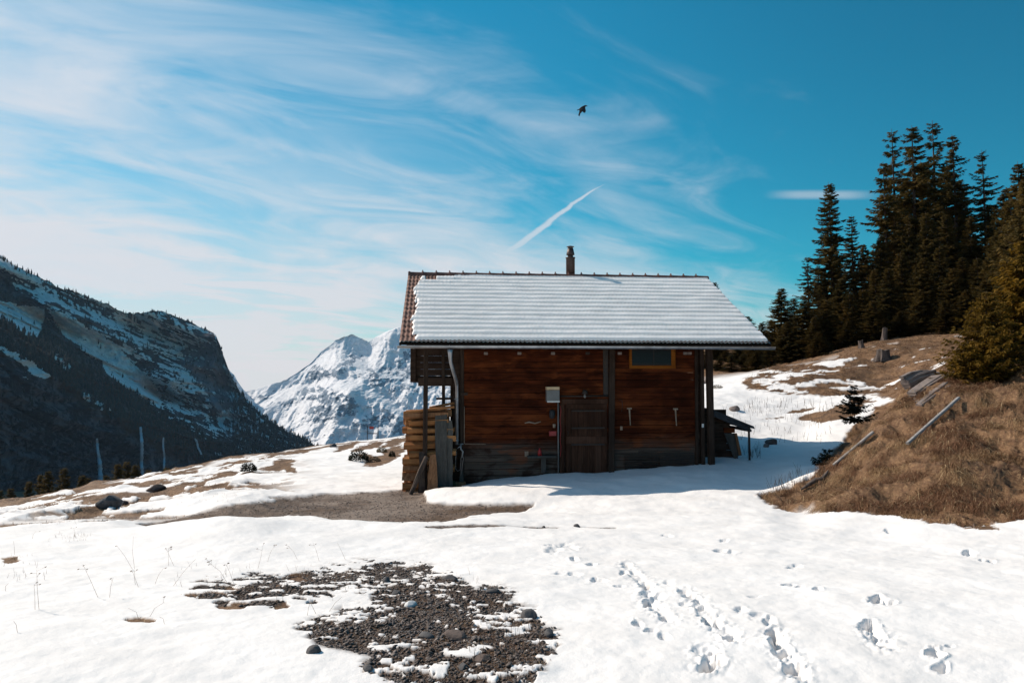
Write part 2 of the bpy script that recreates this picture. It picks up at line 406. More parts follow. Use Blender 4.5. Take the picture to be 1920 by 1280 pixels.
# needles
def needles(name, ca, cb, cc):
    m, t, b = newmat(name)
    g = t.nodes.new('ShaderNodeNewGeometry'); o_ = t.nodes.new('ShaderNodeObjectInfo')
    n = noise(t, g.outputs['Position'], 0.55, 4, 0.6); n2_ = noise(t, g.outputs['Position'], 3.2, 3, 0.6)
    c = mixc(t, maprange(t, n, 0.34, 0.66), ca, cb)
    c = mixc(t, mth(t, 'MULTIPLY', maprange(t, n2_, 0.5, 0.75), 0.8), c, cc)
    c = mixc(t, mth(t, 'MULTIPLY', o_.outputs['Random'], 0.45), c, cb)
    put(t, b.inputs['Base Color'], c); b.inputs['Roughness'].default_value = 0.75; b.inputs['Specular IOR Level'].default_value = 0.15
    tr = t.nodes.new('ShaderNodeBsdfTranslucent'); put(t, tr.inputs[0], c)
    mx = t.nodes.new('ShaderNodeMixShader'); mx.inputs[0].default_value = 0.38
    t.links.new(b.outputs[0], mx.inputs[1]); t.links.new(tr.outputs[0], mx.inputs[2])
    t.links.new(mx.outputs[0], t.nodes['Material Output'].inputs[0]); return m
M['needle'] = needles('spruce needles', (0.155, 0.100, 0.026), (0.055, 0.048, 0.017), (0.24, 0.135, 0.036))
M['needle2'] = needles('young spruce needles', (0.25, 0.135, 0.012), (0.10, 0.064, 0.010), (0.34, 0.18, 0.020))
M['needle3'] = needles('dark fir needles', (0.016, 0.022, 0.013), (0.010, 0.013, 0.009), (0.03, 0.032, 0.016))

# ---------------------------------------------------------------- terrain
def wdt(y): return np.where(y >= 3.0, y, 3.0 + (3.0 - y))
# columns: photo column -> (depth, image row) or (depth, 'z', height); heights relative to the camera
P_ = lambda d, py: (d, ray(960, py)[1] * d)
Z_ = lambda d, z: (d, z)
near = [Z_(-80, -1.2), Z_(-10, -1.45), Z_(2, -1.6), P_(3.8, 1280)]
COLS = {
 -1500: near + [Z_(6,-2.2), Z_(13,-4), Z_(32,-10), Z_(80,-28), Z_(150,-48), Z_(400,-110), Z_(1000,-175), Z_(3500,-480), Z_(9500,-1150)],
 -300: near + [P_(6,1115), P_(10,1030), P_(13,1005), P_(24,985), P_(32,975), Z_(80,-27), Z_(150,-47), Z_(400,-110), Z_(1000,-175), Z_(3500,-480), Z_(9500,-1150)],
 0: near + [P_(6,1112), P_(8,1052), P_(10,1014), P_(13,984), P_(18,966), P_(24,953), P_(32,943), Z_(45,-9.6), Z_(80,-25), Z_(150,-45), Z_(400,-110), Z_(1000,-175), Z_(3500,-480), Z_(9500,-1150)],
 200: near + [P_(6,1112), P_(8,1052), P_(10,1008), P_(12.3,980), P_(15,962), P_(20,937), P_(28,916), P_(36,905), Z_(50,-8.6), Z_(85,-23), Z_(150,-45), Z_(400,-110), Z_(1000,-175), Z_(3500,-480), Z_(9500,-1150)],
 300: near + [P_(6,1112), P_(8,1050), P_(9.6,1008), P_(11,982), Z_(12.2,-2.66), P_(14,969), P_(18,942), P_(28,905), P_(40,888), Z_(55,-8.6), Z_(90,-22), Z_(150,-45), Z_(400,-110), Z_(1000,-175), Z_(3500,-480), Z_(9500,-1150)],
 430: near + [P_(6,1112), P_(8,1048), P_(9.3,1003), P_(10.4,968), Z_(12,-2.58), P_(13.6,963), P_(15.5,943), P_(20,917), P_(30,882), P_(45,861), Z_(65,-9.4), Z_(100,-22), Z_(150,-44), Z_(400,-110), Z_(1000,-175), Z_(3500,-480), Z_(9500,-1150)],
 600: near + [P_(6,1112), P_(8,1048), P_(9.6,1003), P_(11,976), Z_(12.5,-2.60), P_(13.6,960), P_(15.5,942), P_(17,927), P_(24,885), P_(38,853), P_(55,837), Z_(75,-9.0), Z_(110,-21), Z_(160,-44), Z_(400,-120), Z_(1000,-190), Z_(3500,-500), Z_(9500,-1200)],
 760: near + [P_(6,1112), P_(8,1048), P_(9.6,1005), P_(11,979), Z_(12.5,-2.60), P_(14,956), P_(16,938), P_(18,922), P_(25,880), P_(40,838), P_(60,815), Z_(85,-9.5), Z_(120,-20), Z_(170,-44), Z_(400,-120), Z_(1000,-190), Z_(3500,-500), Z_(9500,-1200)],
 778: near + [P_(6,1112), P_(8,1048), P_(9.6,1005), P_(11,979), Z_(12.5,-2.60), P_(14,956), P_(15.2,945), P_(16,938), P_(17.3,928), Z_(25,-3.3), Z_(40,-4.0), P_(60,813), Z_(85,-9.5), Z_(120,-20), Z_(170,-44), Z_(400,-120), Z_(1000,-190), Z_(3500,-500), Z_(9500,-1200)],
 830: near + [P_(6,1110), P_(8,1046), P_(9.6,1006), P_(11,983), Z_(12.5,-2.57), P_(14,957), P_(15.0,949), Z_(15.3,-2.66), Z_(16.2,-2.63), P_(18.1,919), Z_(26,-3.2), Z_(40,-3.8), P_(60,812), Z_(85,-9.5), Z_(120,-20), Z_(170,-44), Z_(400,-120), Z_(1000,-190), Z_(3500,-500), Z_(9500,-1200)],
 900: near + [P_(6,1110), P_(8,1046), P_(9.6,1008), P_(11,986), P_(12.5,970), P_(14,957), P_(14.9,950), Z_(15.25,-2.58), Z_(16.4,-2.60), P_(18.1,906), Z_(26,-3.0), Z_(40,-3.4), Z_(60,-4.8), Z_(85,-9.5), Z_(120,-20), Z_(170,-44), Z_(400,-120), Z_(1000,-190), Z_(3500,-500), Z_(9500,-1200)],
 1000: near + [P_(6,1110), P_(8,1046), P_(9.6,1010), P_(11,988), P_(13,966), P_(14.6,950), Z_(15.2,-2.56), Z_(16.6,-2.56), P_(18.3,896), Z_(26,-2.8), Z_(40,-2.9), Z_(60,-3), Z_(120,-10), Z_(400,-80), Z_(1000,-190), Z_(3500,-500), Z_(9500,-1200)],
 1150: near + [P_(6,1110), P_(8,1046), P_(10,1003), P_(13,962), P_(15,936), P_(17,906), P_(18.7,884), Z_(26,-2.4), Z_(40,-1.6), Z_(60,-0.6), Z_(120,4), Z_(400,6), Z_(1000,-40), Z_(9500,-500)],
 1335: near + [P_(6,1110), P_(8,1046), P_(10,1003), P_(13,960), P_(15,932), P_(17,896), P_(19.2,866), P_(21,848), P_(24,820), P_(28,785), P_(35,746), P_(44,711), Z_(52,0.5), Z_(90,5), Z_(400,8), Z_(1000,-40), Z_(9500,-500)],
 1430: near + [P_(6,1110), P_(8,1046), P_(10,1003), P_(13,960), P_(15,934), P_(17,900), P_(19.5,866), P_(21.8,847), P_(25,820), P_(30,778), P_(35,742), P_(39,714), P_(43,698), Z_(52,0.6), Z_(90,5), Z_(400,8), Z_(1000,-40), Z_(9500,-500)],
 1500: near + [P_(6,1110), P_(8,1046), P_(10,1004), P_(12.8,966), P_(13.6,950), P_(15,912), P_(16,893), P_(17,881), P_(20,857), P_(24,828), P_(30,778), P_(35,738), P_(40,702), P_(45,686), Z_(56,1.2), Z_(90,5.4), Z_(400,8), Z_(1000,-40), Z_(9500,-500)],
 1560: near + [P_(6,1110), P_(8,1046), P_(10,1004), P_(12.2,963), P_(13,942), P_(14.5,905), P_(15.8,871), Z_(16.6,-2.15), Z_(18.5,-2.4), P_(21,845), P_(25,800), P_(30,765), P_(35,736), P_(40,700), P_(46,671), Z_(58,2.0), Z_(90,5.8), Z_(400,8), Z_(1000,-40), Z_(9500,-500)],
 1640: near + [P_(6,1110), P_(8,1046), P_(10,1004), P_(11.7,966), P_(12.3,945), P_(13.5,898), P_(15,842), P_(16.8,782), Z_(17.8,-1.35), Z_(20,-2.0), P_(26,785), P_(31,750), P_(36,730), P_(41,695), P_(46,650), Z_(60,2.6), Z_(90,6), Z_(400,8), Z_(1000,-40), Z_(9500,-500)],
 1720: near + [P_(6,1110), P_(8,1046), P_(10,996), P_(10.8,975), P_(11.5,946), P_(13,885), P_(15,803), P_(17,735), P_(18,712), Z_(20,-0.4), Z_(26,-0.5), P_(34,712), P_(40,676), P_(46,638), Z_(60,3.4), Z_(90,6), Z_(400,8), Z_(1000,-40), Z_(9500,-500)],
 1800: near + [P_(6,1110), P_(8,1042), P_(10.2,987), P_(11,955), P_(12,905), P_(14,812), P_(16,743), P_(18.5,696), Z_(24,0.4), P_(36,672), P_(46,631), Z_(60,3.8), Z_(90,6.5), Z_(400,8), Z_(1000,-40), Z_(9500,-500)],
 1920: near + [P_(6,1108), P_(8,1040), P_(10.3,976), P_(11,945), P_(12,890), P_(14,785), P_(16,716), P_(19,668), Z_(26,1.6), Z_(40,2.4), Z_(60,4.5), Z_(90,7), Z_(400,8), Z_(1000,-40), Z_(9500,-500)],
 2300: near + [P_(6,1100), Z_(8,-1.85), Z_(9.5,-1.6), Z_(12,-0.3), Z_(16,1.2), Z_(26,2.6), Z_(60,6), Z_(90,8), Z_(400,8), Z_(1000,-40), Z_(9500,-500)],
 3400: near + [Z_(5,-1.4), Z_(7,-0.8), Z_(12,1.2), Z_(16,2.5), Z_(26,4.5), Z_(60,9), Z_(90,13), Z_(400,20), Z_(1000,-20), Z_(9500,-500)],
}
ck = sorted(COLS)
yr = [-80, -50, -30, -18, -10, -6, -3, -1, 0.5, 1.5, 2.3, 2.8]
y_ = 3.1
while y_ < 9600:
    yr.append(y_)
    y_ *= 1.0042 if y_ < 9 else (1.0062 if y_ < 26 else (1.0050 if y_ < 66 else 1.05))
YR = np.array(yr)
AC = np.unique(np.concatenate([np.arange(-1500, -60, 40.0), np.arange(-60, 1985, 2.3), np.arange(1985, 3401, 40.0)]))
warp_y = lambda y: np.sign(y) * np.log1p(np.abs(y))
tab = np.zeros((len(YR), len(ck)))
for j, k in enumerate(ck):
    pts = COLS[k]; tab[:, j] = pchip([warp_y(p[0]) for p in pts], [p[1] for p in pts], warp_y(YR))
ZT = np.array([pchip(ck, tab[i], AC) for i in range(len(YR))])
# soften the profile along both directions
kx = np.exp(-0.5 * (np.arange(-9, 10) / 4.0) ** 2); kx /= kx.sum()
pad = np.pad(ZT, ((0, 0), (9, 9)), mode='edge')
ZT = sum(kx[i] * pad[:, i:i+len(AC)] for i in range(19))
ky = np.exp(-0.5 * (np.arange(-12, 13) / 5.0) ** 2); ky /= ky.sum()
pad = np.pad(ZT, ((12, 12), (0, 0)), mode='edge'); ZS = sum(ky[i] * pad[i:i+len(YR)] for i in range(25))
ZT = np.where((YR[:, None] > 4.5) & (YR[:, None] < 70), ZS, ZT)
AA, YY = np.meshgrid(AC, YR); XX = (AA - 960) / F * wdt(YY)
# ---- cover masks (what lies on the ground), from the photo's outlines carried onto the ground
QX, QY = project(XX, YY, ZT)
nz = lambda s, sc, o=4: fbm(XX * sc, YY * sc, s, o) - 0.5
wob = 16 * (fbm(XX * 1.1, YY * 1.1, 3, 4) - 0.5) ; wob2 = 10 * (fbm(XX * 5, YY * 5, 1, 4) - 0.5)
bank = [(1418,938),(1450,952),(1480,960),(1560,960),(1640,966),(1700,968),(1745,983),(1800,990),(1850,984),(1920,976),(2300,950),(4000,900),(4000,0),(1700,0),(1690,700),(1640,765),(1590,815),(1562,850),(1540,880),(1500,908),(1450,928)]
s_bank = polysd(QX + wob, QY + wob2 * 0.7 + 0.3 * wob, bank)
m_bank = sstep(s_bank, -2, 3) * ((YY > 8.5) & (YY < 29))
m_bank = np.maximum(m_bank, ((AA > 1575) & (YY > 17.2) & (YY < 25) & (ZT > -1.6)) * 1.0)
streak = fbm((XX * 0.55 - YY * 0.12) * 0.9, (YY * 0.30 + XX * 0.10) * 2.2, 2, 5)
knoll = sstep(polysd(QX + wob, QY + wob2, [(1390,712),(1440,690),(1560,660),(1680,628),(2300,500),(4000,300),(4000,760),(1690,752),(1640,742),(1560,742),(1450,735),(1400,728)]), -2, 3) * ((YY > 25) & (YY < 70))
knoll = knoll * sstep(fbm(XX * 0.75, YY * 1.0, 5, 5) + 0.10 * sstep(AA, 1560, 1700), 0.40, 0.43)
forest_floor = ((YY > 44) & (AA > 1290)) * 1.0 * sstep(YY, 43, 48)
m_grass = np.maximum(np.maximum(m_bank, knoll), forest_floor)
ell = lambda cx_, cy_, rx, ry, an=0: 1 - np.hypot(((QX+wob*.6-cx_)*math.cos(R(an))+(QY+wob2*.5-cy_)*math.sin(R(an)))/rx, (-(QX+wob*.6-cx_)*math.sin(R(an))+(QY+wob2*.5-cy_)*math.cos(R(an)))/ry)
for e in [(1545,782,62,11,-4),(1500,768,32,5,-8),(1590,765,40,9,-10),(1450,783,26,2,-8),(1620,750,40,6,0),
          (395,905,52,8,-20),(340,920,60,7,-16),(285,933,46,5,-20),(440,890,38,6,-17),(525,872,30,10,-18),(545,880,14,8,20),(250,945,50,4,-18),(180,958,60,5,-14),(130,930,60,4,-22),(60,955,60,4,-8),
          (60,984,90,4,-3),(200,976,60,4,-4),(440,873,50,3,-14),(690,838,38,6,-14),(720,858,40,10,-18),(735,845,25,8,-15),(650,838,30,4,-16),(740,830,30,5,-16),(690,856,28,6,10),
          (560,848,30,3,-10),(505,855,26,3,-14),(430,862,40,3,-12)]:
    v = ell(*e); v = v + 0.9 * (streak - 0.5)
    m_grass = np.maximum(m_grass, sstep(v - .12, 0.0, 0.06) * ((YY > 11) & (YY < 70)))
left = sstep(620 - AA, 0, 160) * sstep(YY, 12.5, 15) * (YY < 75)
m_grass = np.maximum(m_grass, left * sstep(streak + 0.10 * vn(XX*0.2, YY*0.2, 4), 0.64, 0.66))
sky_py = np.interp(AA, [-300, 0, 200, 350, 470, 590, 700, 760], [980, 943, 905, 880, 852, 838, 824, 815])
edge = sstep(7 + 10 * (streak - 0.5) - (QY - sky_py), 0, 3) * (YY > 24) * (YY < 90) * (AA < 770) * (fbm(XX*0.3, YY*0.3, 6, 4) > 0.44)
m_grass = np.maximum(m_grass, edge)
m_grass = np.maximum(m_grass, (YY > 62) * (AA < 800) * 1.0); m_grass = np.maximum(m_grass, (YY > 90) * 1.0)
# small tufts of bare turf in the foreground
for (tx, ty, rx, ry) in [(400,1118,22,8),(428,1106,20,6),(470,1108,26,7),(516,1098,20,6),(565,1085,26,8),(265,1165,26,5),(525,1134,18,6),(20,1052,16,5),(1838,990,36,6),(1855,963,10,4),(360,1120,14,4),(455,1135,20,3),(430,1140,24,4)]:
    v = 1 - np.hypot((QX+wob2-tx)/rx, (QY+wob2*.6-ty)/ry) + 1.3*(fbm(XX*7, YY*7, 4, 4) - 0.5)
    m_grass = np.maximum(m_grass, sstep(v, 0.0, 0.1) * (YY < 13))
road = [(255,986),(330,970),(430,957),(540,937),(620,928),(700,926),(758,922),(768,905),(790,905),(800,940),(815,944),(900,950),(1005,949),(985,960),(880,972),(830,984),(770,979),(700,984),(620,975),(560,968),(440,972),(380,985),(300,993)]
m_road = sstep(polysd(QX + wob2, QY + wob2 * 0.5, road), -1.5, 2) * ((YY > 10.9) & (YY < 21))
m_road = np.maximum(m_road, sstep(1 - np.hypot((QX-960)/240, (QY-990+0.012*(QX-960))/3.2) + 2.6*(fbm(XX*1.7, YY*1.7, 2, 4)-0.53), 0.1, 0.4) * (YY > 9) * (YY < 13) * 0.95)
m_road = np.maximum(m_road, ((XX > -2.75) & (XX < -1.2) & (YY > 17.1) & (YY < 23)) * 1.0)
patch = [(572,1080),(620,1066),(700,1056),(790,1060),(850,1080),(872,1098),(890,1120),(925,1100),(960,1112),(930,1128),(1003,1146),(1012,1166),(975,1172),(1045,1186),(1030,1240),(985,1295),(900,1400),(790,1400),(770,1285),(676,1256),(715,1232),(655,1216),(600,1206),(562,1176),(650,1143),(715,1136),(690,1108),(610,1100)]
sp = polysd(QX + wob2 * 1.6 + 0.5*wob, QY + wob2, patch)
holes = fbm(XX * 2.9, YY * 2.2, 6, 5)
sp2 = np.maximum(sp, -30 + 30 * np.maximum(1 - np.hypot((QX - 480) / 170, (QY - 1112) / 40), 0) * 1.15)
m_patch = sstep(sp / 24 + 9.0 * (0.545 - holes) + 12.0 * (0.49 - fbm(XX * 15, YY * 15, 5, 4)), -0.1, 0.6) * sstep(sp, -16, 3) * ((YY < 8.2) & (YY > 2.5))
el_ = np.maximum(1 - np.hypot((QX - 490) / 150, (QY - 1108) / 34), 0); sc_ = sstep(1.1 * el_ + 5 * (fbm(XX * 7, YY * 9, 2, 4) - .58), 0.15, .3) * (el_ > 0.02) * (YY < 9) * (QX < 640)
m_patch = np.maximum(m_patch, sc_)
m_patch = np.maximum(m_patch * (1 - sstep(1 - np.hypot((QX-880)/60, (QY-1225)/14), 0, .3) * (fbm(XX*9, YY*9, 3, 3) > .45)), 0)
bare = np.maximum(np.maximum(m_grass, m_road), m_patch)
snow = 1 - bare
# ---- relief
far = np.clip(YY / 12, 0.3, 6)
ZT2 = ZT + 0.10 * nz(1, 0.55) * sstep(YY, 2, 12) * np.minimum(far, 2.5) + 0.05 * nz(2, 1.6) + 0.016 * nz(5, 5, 3) + 0.005 * np.abs(nz(6, 13, 3)) * (YY < 25)
ZT2 += np.where(YY > 30, 0.55 * nz(4, 0.12) * sstep(YY, 30, 60), 0) + np.where(YY > 400, 25 * nz(4, 0.008) * sstep(YY, 400, 900), 0)
thick = 0.009 + 0.040 * sstep(YY, 9, 15) - 0.036 * sstep(YY, 20, 26) + 0.006 * fbm(XX * 0.8, YY * 0.8, 7, 3)
thick = np.minimum(thick, 0.012 * YY)
ZT2 += thick * snow * (YY < 90)
ZT2 += m_bank * (0.34 * (fbm(XX * 1.7, YY * 1.7, 3, 4) - 0.5) + 0.16 * (ridged(XX * 3.2, YY * 1.4, 2, 3) - 0.5))
ZT2 += m_patch * 0.03 * nz(3, 12, 3) + m_road * (0.02 * nz(3, 9, 3))
ZT2 += left * 0.35 * (ridged((XX*0.9 - YY*0.2)*0.35, (YY*0.45+XX*0.15)*0.6, 4, 4) - 0.5)
ZT2 += knoll * 0.35 * nz(2, 0.8)
# ---- foot tracks pressed into the snow
slush = np.zeros_like(ZT2)
tracks = [(395,205,22,10,1),(392,238,18,7,.6),(478,278,26,12,.9),(482,312,20,9,.7),(488,352,26,16,1),(552,410,28,10,.6),(440,436,22,12,.7),(490,460,24,9,.6),(545,482,22,10,.5),(618,308,20,9,.8),(640,322,20,9,.6),(668,346,20,8,.6),(690,378,28,10,.9),(705,425,20,13,1),(745,430,22,11,.7),(800,485,34,18,1),(735,575,52,26,1.1),(705,605,30,20,.9),(962,475,26,18,1),(975,505,26,14,.9),(995,540,30,14,.9),(1035,600,34,18,1),(1060,640,30,20,.8),(1020,286,22,6,.7),(1065,293,22,5,.4),(1130,306,18,6,.6),(1365,345,34,13,1),(1400,358,26,8,.6),(1322,445,34,20,1.1),(1350,485,16,16,.4),(1388,520,22,12,.9),(1578,552,34,18,1.1),(1602,603,30,15,.9),(1640,520,16,6,.4),(200,184,18,6,.8),(262,206,24,8,.8),(288,262,34,8,.8),(368,282,20,6,.5),(120,150,34,12,.5),(180,138,36,11,.5),(150,240,30,6,.4),(195,245,30,7,.4),(770,116,22,6,.5),(760,154,26,6,.5),(800,160,22,6,.4),(550,95,24,5,.4),(1715,156,24,8,.8),(1760,184,10,6,.5),(1798,190,18,6,.7),(1412,76,26,8,.6),(1040,215,30,10,.4),(885,330,26,6,.3),(830,385,30,16,.35),(900,410,40,16,.3),(945,430,26,14,.4),(520,330,30,14,.35),(560,270,24,8,.3),(620,355,24,10,.4)]
for i, (tx, ty, rx, ry, dp) in enumerate(tracks):
    cx_, cy_ = 980 + tx / 2.043, 960 + ty / 2.043; rx /= 2.043 * 1.05; ry /= 2.043 * 0.95
    wx = 1.5 * rx * (fbm(XX * 10, YY * 10, 1 + i % 3, 4) - 0.5); wy = 1.9 * ry * (fbm(XX * 12, YY * 12, 4, 4) - 0.5)
    r_ = np.hypot((QX + wx - cx_) / rx, (QY + wy - cy_) / ry)
    ww = (YY < 13) & (YY > 3)
    ZT2 -= ww * snow * (0.070 * dp * (1 - sstep(r_, 0.42, 1.15)) - 0.006 * dp * np.exp(-((r_ - 1.35) / 0.22) ** 2) * fbm(XX * 13, YY * 13, 2, 3) * 2)
    ZT2 += ww * snow * 0.018 * dp * (fbm(XX * 22, YY * 22, 5, 3) - 0.5) * (1 - sstep(r_, 1.1, 1.9))
    if dp >= 0.9: slush = np.maximum(slush, ww * (1 - sstep(r_, 0.4, 0.95)) * (0.9 if tx < 1300 else 0.2))
for path_ in ([(395,205),(478,285),(488,355),(552,412)], [(618,308),(668,346),(700,400),(800,488)], [(962,472),(980,510),(1035,600),(1060,645)], [(690,540),(735,580),(700,612)], [(1322,445),(1388,520)]):
    PX_ = [(980 + a / 2.043, 960 + b / 2.043) for a, b in path_]; dm = np.full(YY.shape, 1e9)
    for (xa, ya), (xb, yb) in zip(PX_[:-1], PX_[1:]):
        ex, ey = xb - xa, (yb - ya) * 2.2; tt_ = np.clip(((QX - xa) * ex + (QY - ya) * 2.2 * ey) / (ex*ex + ey*ey), 0, 1); dm = np.minimum(dm, np.hypot(QX - xa - tt_ * ex, (QY - ya) * 2.2 - tt_ * ey))
    ww = (YY < 13) & (YY > 3); sc_ = 60 / YY * 1.6; dn_ = dm + sc_ * 1.1 * (fbm(XX * 11, YY * 11, 3, 4) - .5)
    tr_ = (1 - sstep(dn_, sc_ * .25, sc_ * .95)) * ww * snow
    ZT2 -= tr_ * (0.020 + 0.05 * (fbm(XX * 14, YY * 14, 1, 4) - .5))
    ZT2 += (1 - sstep(dm, sc_ * .9, sc_ * 2.2)) * ww * snow * 0.030 * (fbm(XX * 26, YY * 26, 5, 3) - .5)
GZ = ZT2
def ground_z(x, y):
    wy = y if y >= 3 else 6 - y
    a = 960 + F * x / wy; i = int(np.clip(np.searchsorted(YR, y) - 1, 0, len(YR)-2)); j = int(np.clip(np.searchsorted(AC, a) - 1, 0, len(AC)-2))
    fy = (y - YR[i]) / (YR[i+1] - YR[i]); fx = (a - AC[j]) / (AC[j+1] - AC[j])
    return float((GZ[i,j]*(1-fx)+GZ[i,j+1]*fx)*(1-fy) + (GZ[i+1,j]*(1-fx)+GZ[i+1,j+1]*fx)*fy)
def onray(px, d):
    """world ground point in photo column px at depth d"""
    x = (px - 960) / F * d; return Vector((x, d, ground_z(x, d)))

m, t, b = newmat('ground cover')
g = t.nodes.new('ShaderNodeNewGeometry'); Pn = g.outputs['Position']
c_s, h_s = snow_nodes(t, Pn)
mp = t.nodes.new('ShaderNodeMapping'); mp.inputs['Scale'].default_value = (1, 0.6, 1); mp.inputs['Rotation'].default_value = (0, 0, R(30)); t.links.new(Pn, mp.inputs[0])
ga = noise(t, mp.outputs[0], 3.0, 8, 0.7, 0.5); gb = noise(t, mp.outputs[0], 26, 5, 0.7, 0.6); gc = noise(t, Pn, 0.6, 4, 0.6)
c_g = mixc(t, maprange(t, ga, 0.35, 0.65), (0.085, 0.043, 0.024), (0.22, 0.125, 0.065))
c_g = mixc(t, mth(t, 'MULTIPLY', maprange(t, gb, 0.48, 0.68), 0.8), c_g, (0.36, 0.23, 0.12))
c_g = mixc(t, mth(t, 'MULTIPLY', maprange(t, gc, 0.45, 0.7), 0.45), c_g, (0.06, 0.035, 0.02))
rl = noise(t, Pn, 0.55, 4, 0.6); ra = noise(t, Pn, 5, 6, 0.65); rb = noise(t, Pn, 45, 4, 0.7)
c_r = mixc(t, maprange(t, ra, 0.35, 0.65), (0.17, 0.115, 0.08), (0.085, 0.056, 0.04))
c_r = mixc(t, mth(t, 'MULTIPLY', maprange(t, rb, 0.5, 0.66), 0.7), c_r, (0.26, 0.235, 0.215))
c_r = mixc(t, mth(t, 'MULTIPLY', maprange(t, rl, .48, .60), .7), c_r, (0.27, 0.215, 0.175)); c_r = mixc(t, mth(t, 'MULTIPLY', maprange(t, rl, .46, .38), .6), c_r, (0.09, 0.052, 0.028))
c_p = mixc(t, maprange(t, rb, 0.35, 0.65), (0.040, 0.022, 0.014), (0.115, 0.070, 0.042))
c = mixc(t, attr(t, 'grass'), c_s, c_g); c = mixc(t, attr(t, 'road'), c, c_r); c = mixc(t, attr(t, 'stones'), c, c_p)
c = mixc(t, attr(t, 'slush'), c, mixc(t, rb, (0.44, 0.41, 0.39), (0.58, 0.56, 0.55)))
put(t, b.inputs['Base Color'], c); b.inputs['Roughness'].default_value = 0.75; b.inputs['Specular IOR Level'].default_value = 0.2
bare_n = mth(t, 'MAXIMUM', attr(t, 'grass'), mth(t, 'MAXIMUM', attr(t, 'road'), attr(t, 'stones')))
hb = mth(t, 'ADD', mth(t, 'MULTIPLY', ga, 0.10), mth(t, 'MULTIPLY', gb, 0.035))
hh = mth(t, 'ADD', mth(t, 'MULTIPLY', h_s, mth(t, 'SUBTRACT', 1.0, bare_n)), mth(t, 'MULTIPLY', hb, bare_n))
bump(t, b, hh, 0.6, 0.5)
M['ground'] = m
V = np.stack([XX, YY, GZ], -1).reshape(-1, 3)
tag(mesh_np('snow_ground', V, grid_faces(len(YR), len(AC)), M['ground'], smooth=True,
        attrs={'grass': m_grass, 'road': m_road, 'stones': m_patch, 'slush': slush}), kind='structure')

# ---------------------------------------------------------------- mountains
def mountain(name, cols, sky_pts, foot_row, depth_fn, amp, freq, snow_fn, mat, rows=260, seed=0, back=900, extra=None):
    A = np.array(cols, float); S = np.interp(A, [p[0] for p in sky_pts], [p[1] for p in sky_pts])
    S = S + extra(A) if extra is not None else S
    T = np.linspace(0, 1, rows)
    A2, T2 = np.meshgrid(A, T)
    PYm = foot_row + (S[None, :] - foot_row) * T2
    Dp = depth_fn(A2, PYm, T2)
    kk = (sP * F + cP * (640 - PYm)) / (cP * F - sP * (640 - PYm))
    X = (A2 - 960) / F * Dp; Z = kk * Dp
    rel = (ridged(X * freq, (Z * 0.45 + Dp * 0.15) * freq, seed, 7, 0.6) - 0.5) * amp
    rel += (fbm((X + Z * 0.8) * freq * 2.2, (Z - X * 0.2) * freq * 2.2, seed + 2, 6, 0.6) - 0.5) * amp * 0.6
    env = np.sin(np.pi * np.clip(T2, 0, 1)) ** 0.35
    Dn = Dp - rel * env; X = (A2 - 960) / F * Dn; Z = kk * Dn
    V = np.stack([X, Dn, Z], -1)
    # far side of the ridge
    bk = []
    for q in (0.15, 0.4, 0.7, 1.0):
        v = V[-1].copy(); v[:, 0] *= (v[:, 1] + back * q) / v[:, 1]; v[:, 1] += back * q; v[:, 2] -= back * q * q * 0.9 + back * q * 0.15; bk.append(v)
    V3 = np.concatenate([V, np.array(bk)], 0)
    nr = rows + 4
    gx = np.gradient(V3, axis=1); gy = np.gradient(V3, axis=0)
    Nn = np.cross(gx, gy); Nn /= np.linalg.norm(Nn, axis=-1, keepdims=True) + 1e-9
    Nn *= np.sign(Nn[..., 2:3] + 1e-9)
    PYf = np.concatenate([PYm, np.repeat(PYm[-1:], 4, 0)], 0); Af = np.concatenate([A2, np.repeat(A2[-1:], 4, 0)], 0)
    at_ = snow_fn(Af, PYf, Nn, V3)
    o = mesh_np(name, V3.reshape(-1, 3), grid_faces(nr, len(A)), mat, smooth=True, attrs=at_)
    tag(o, kind='structure'); return V, A2, PYm, at_, Nn[:rows]

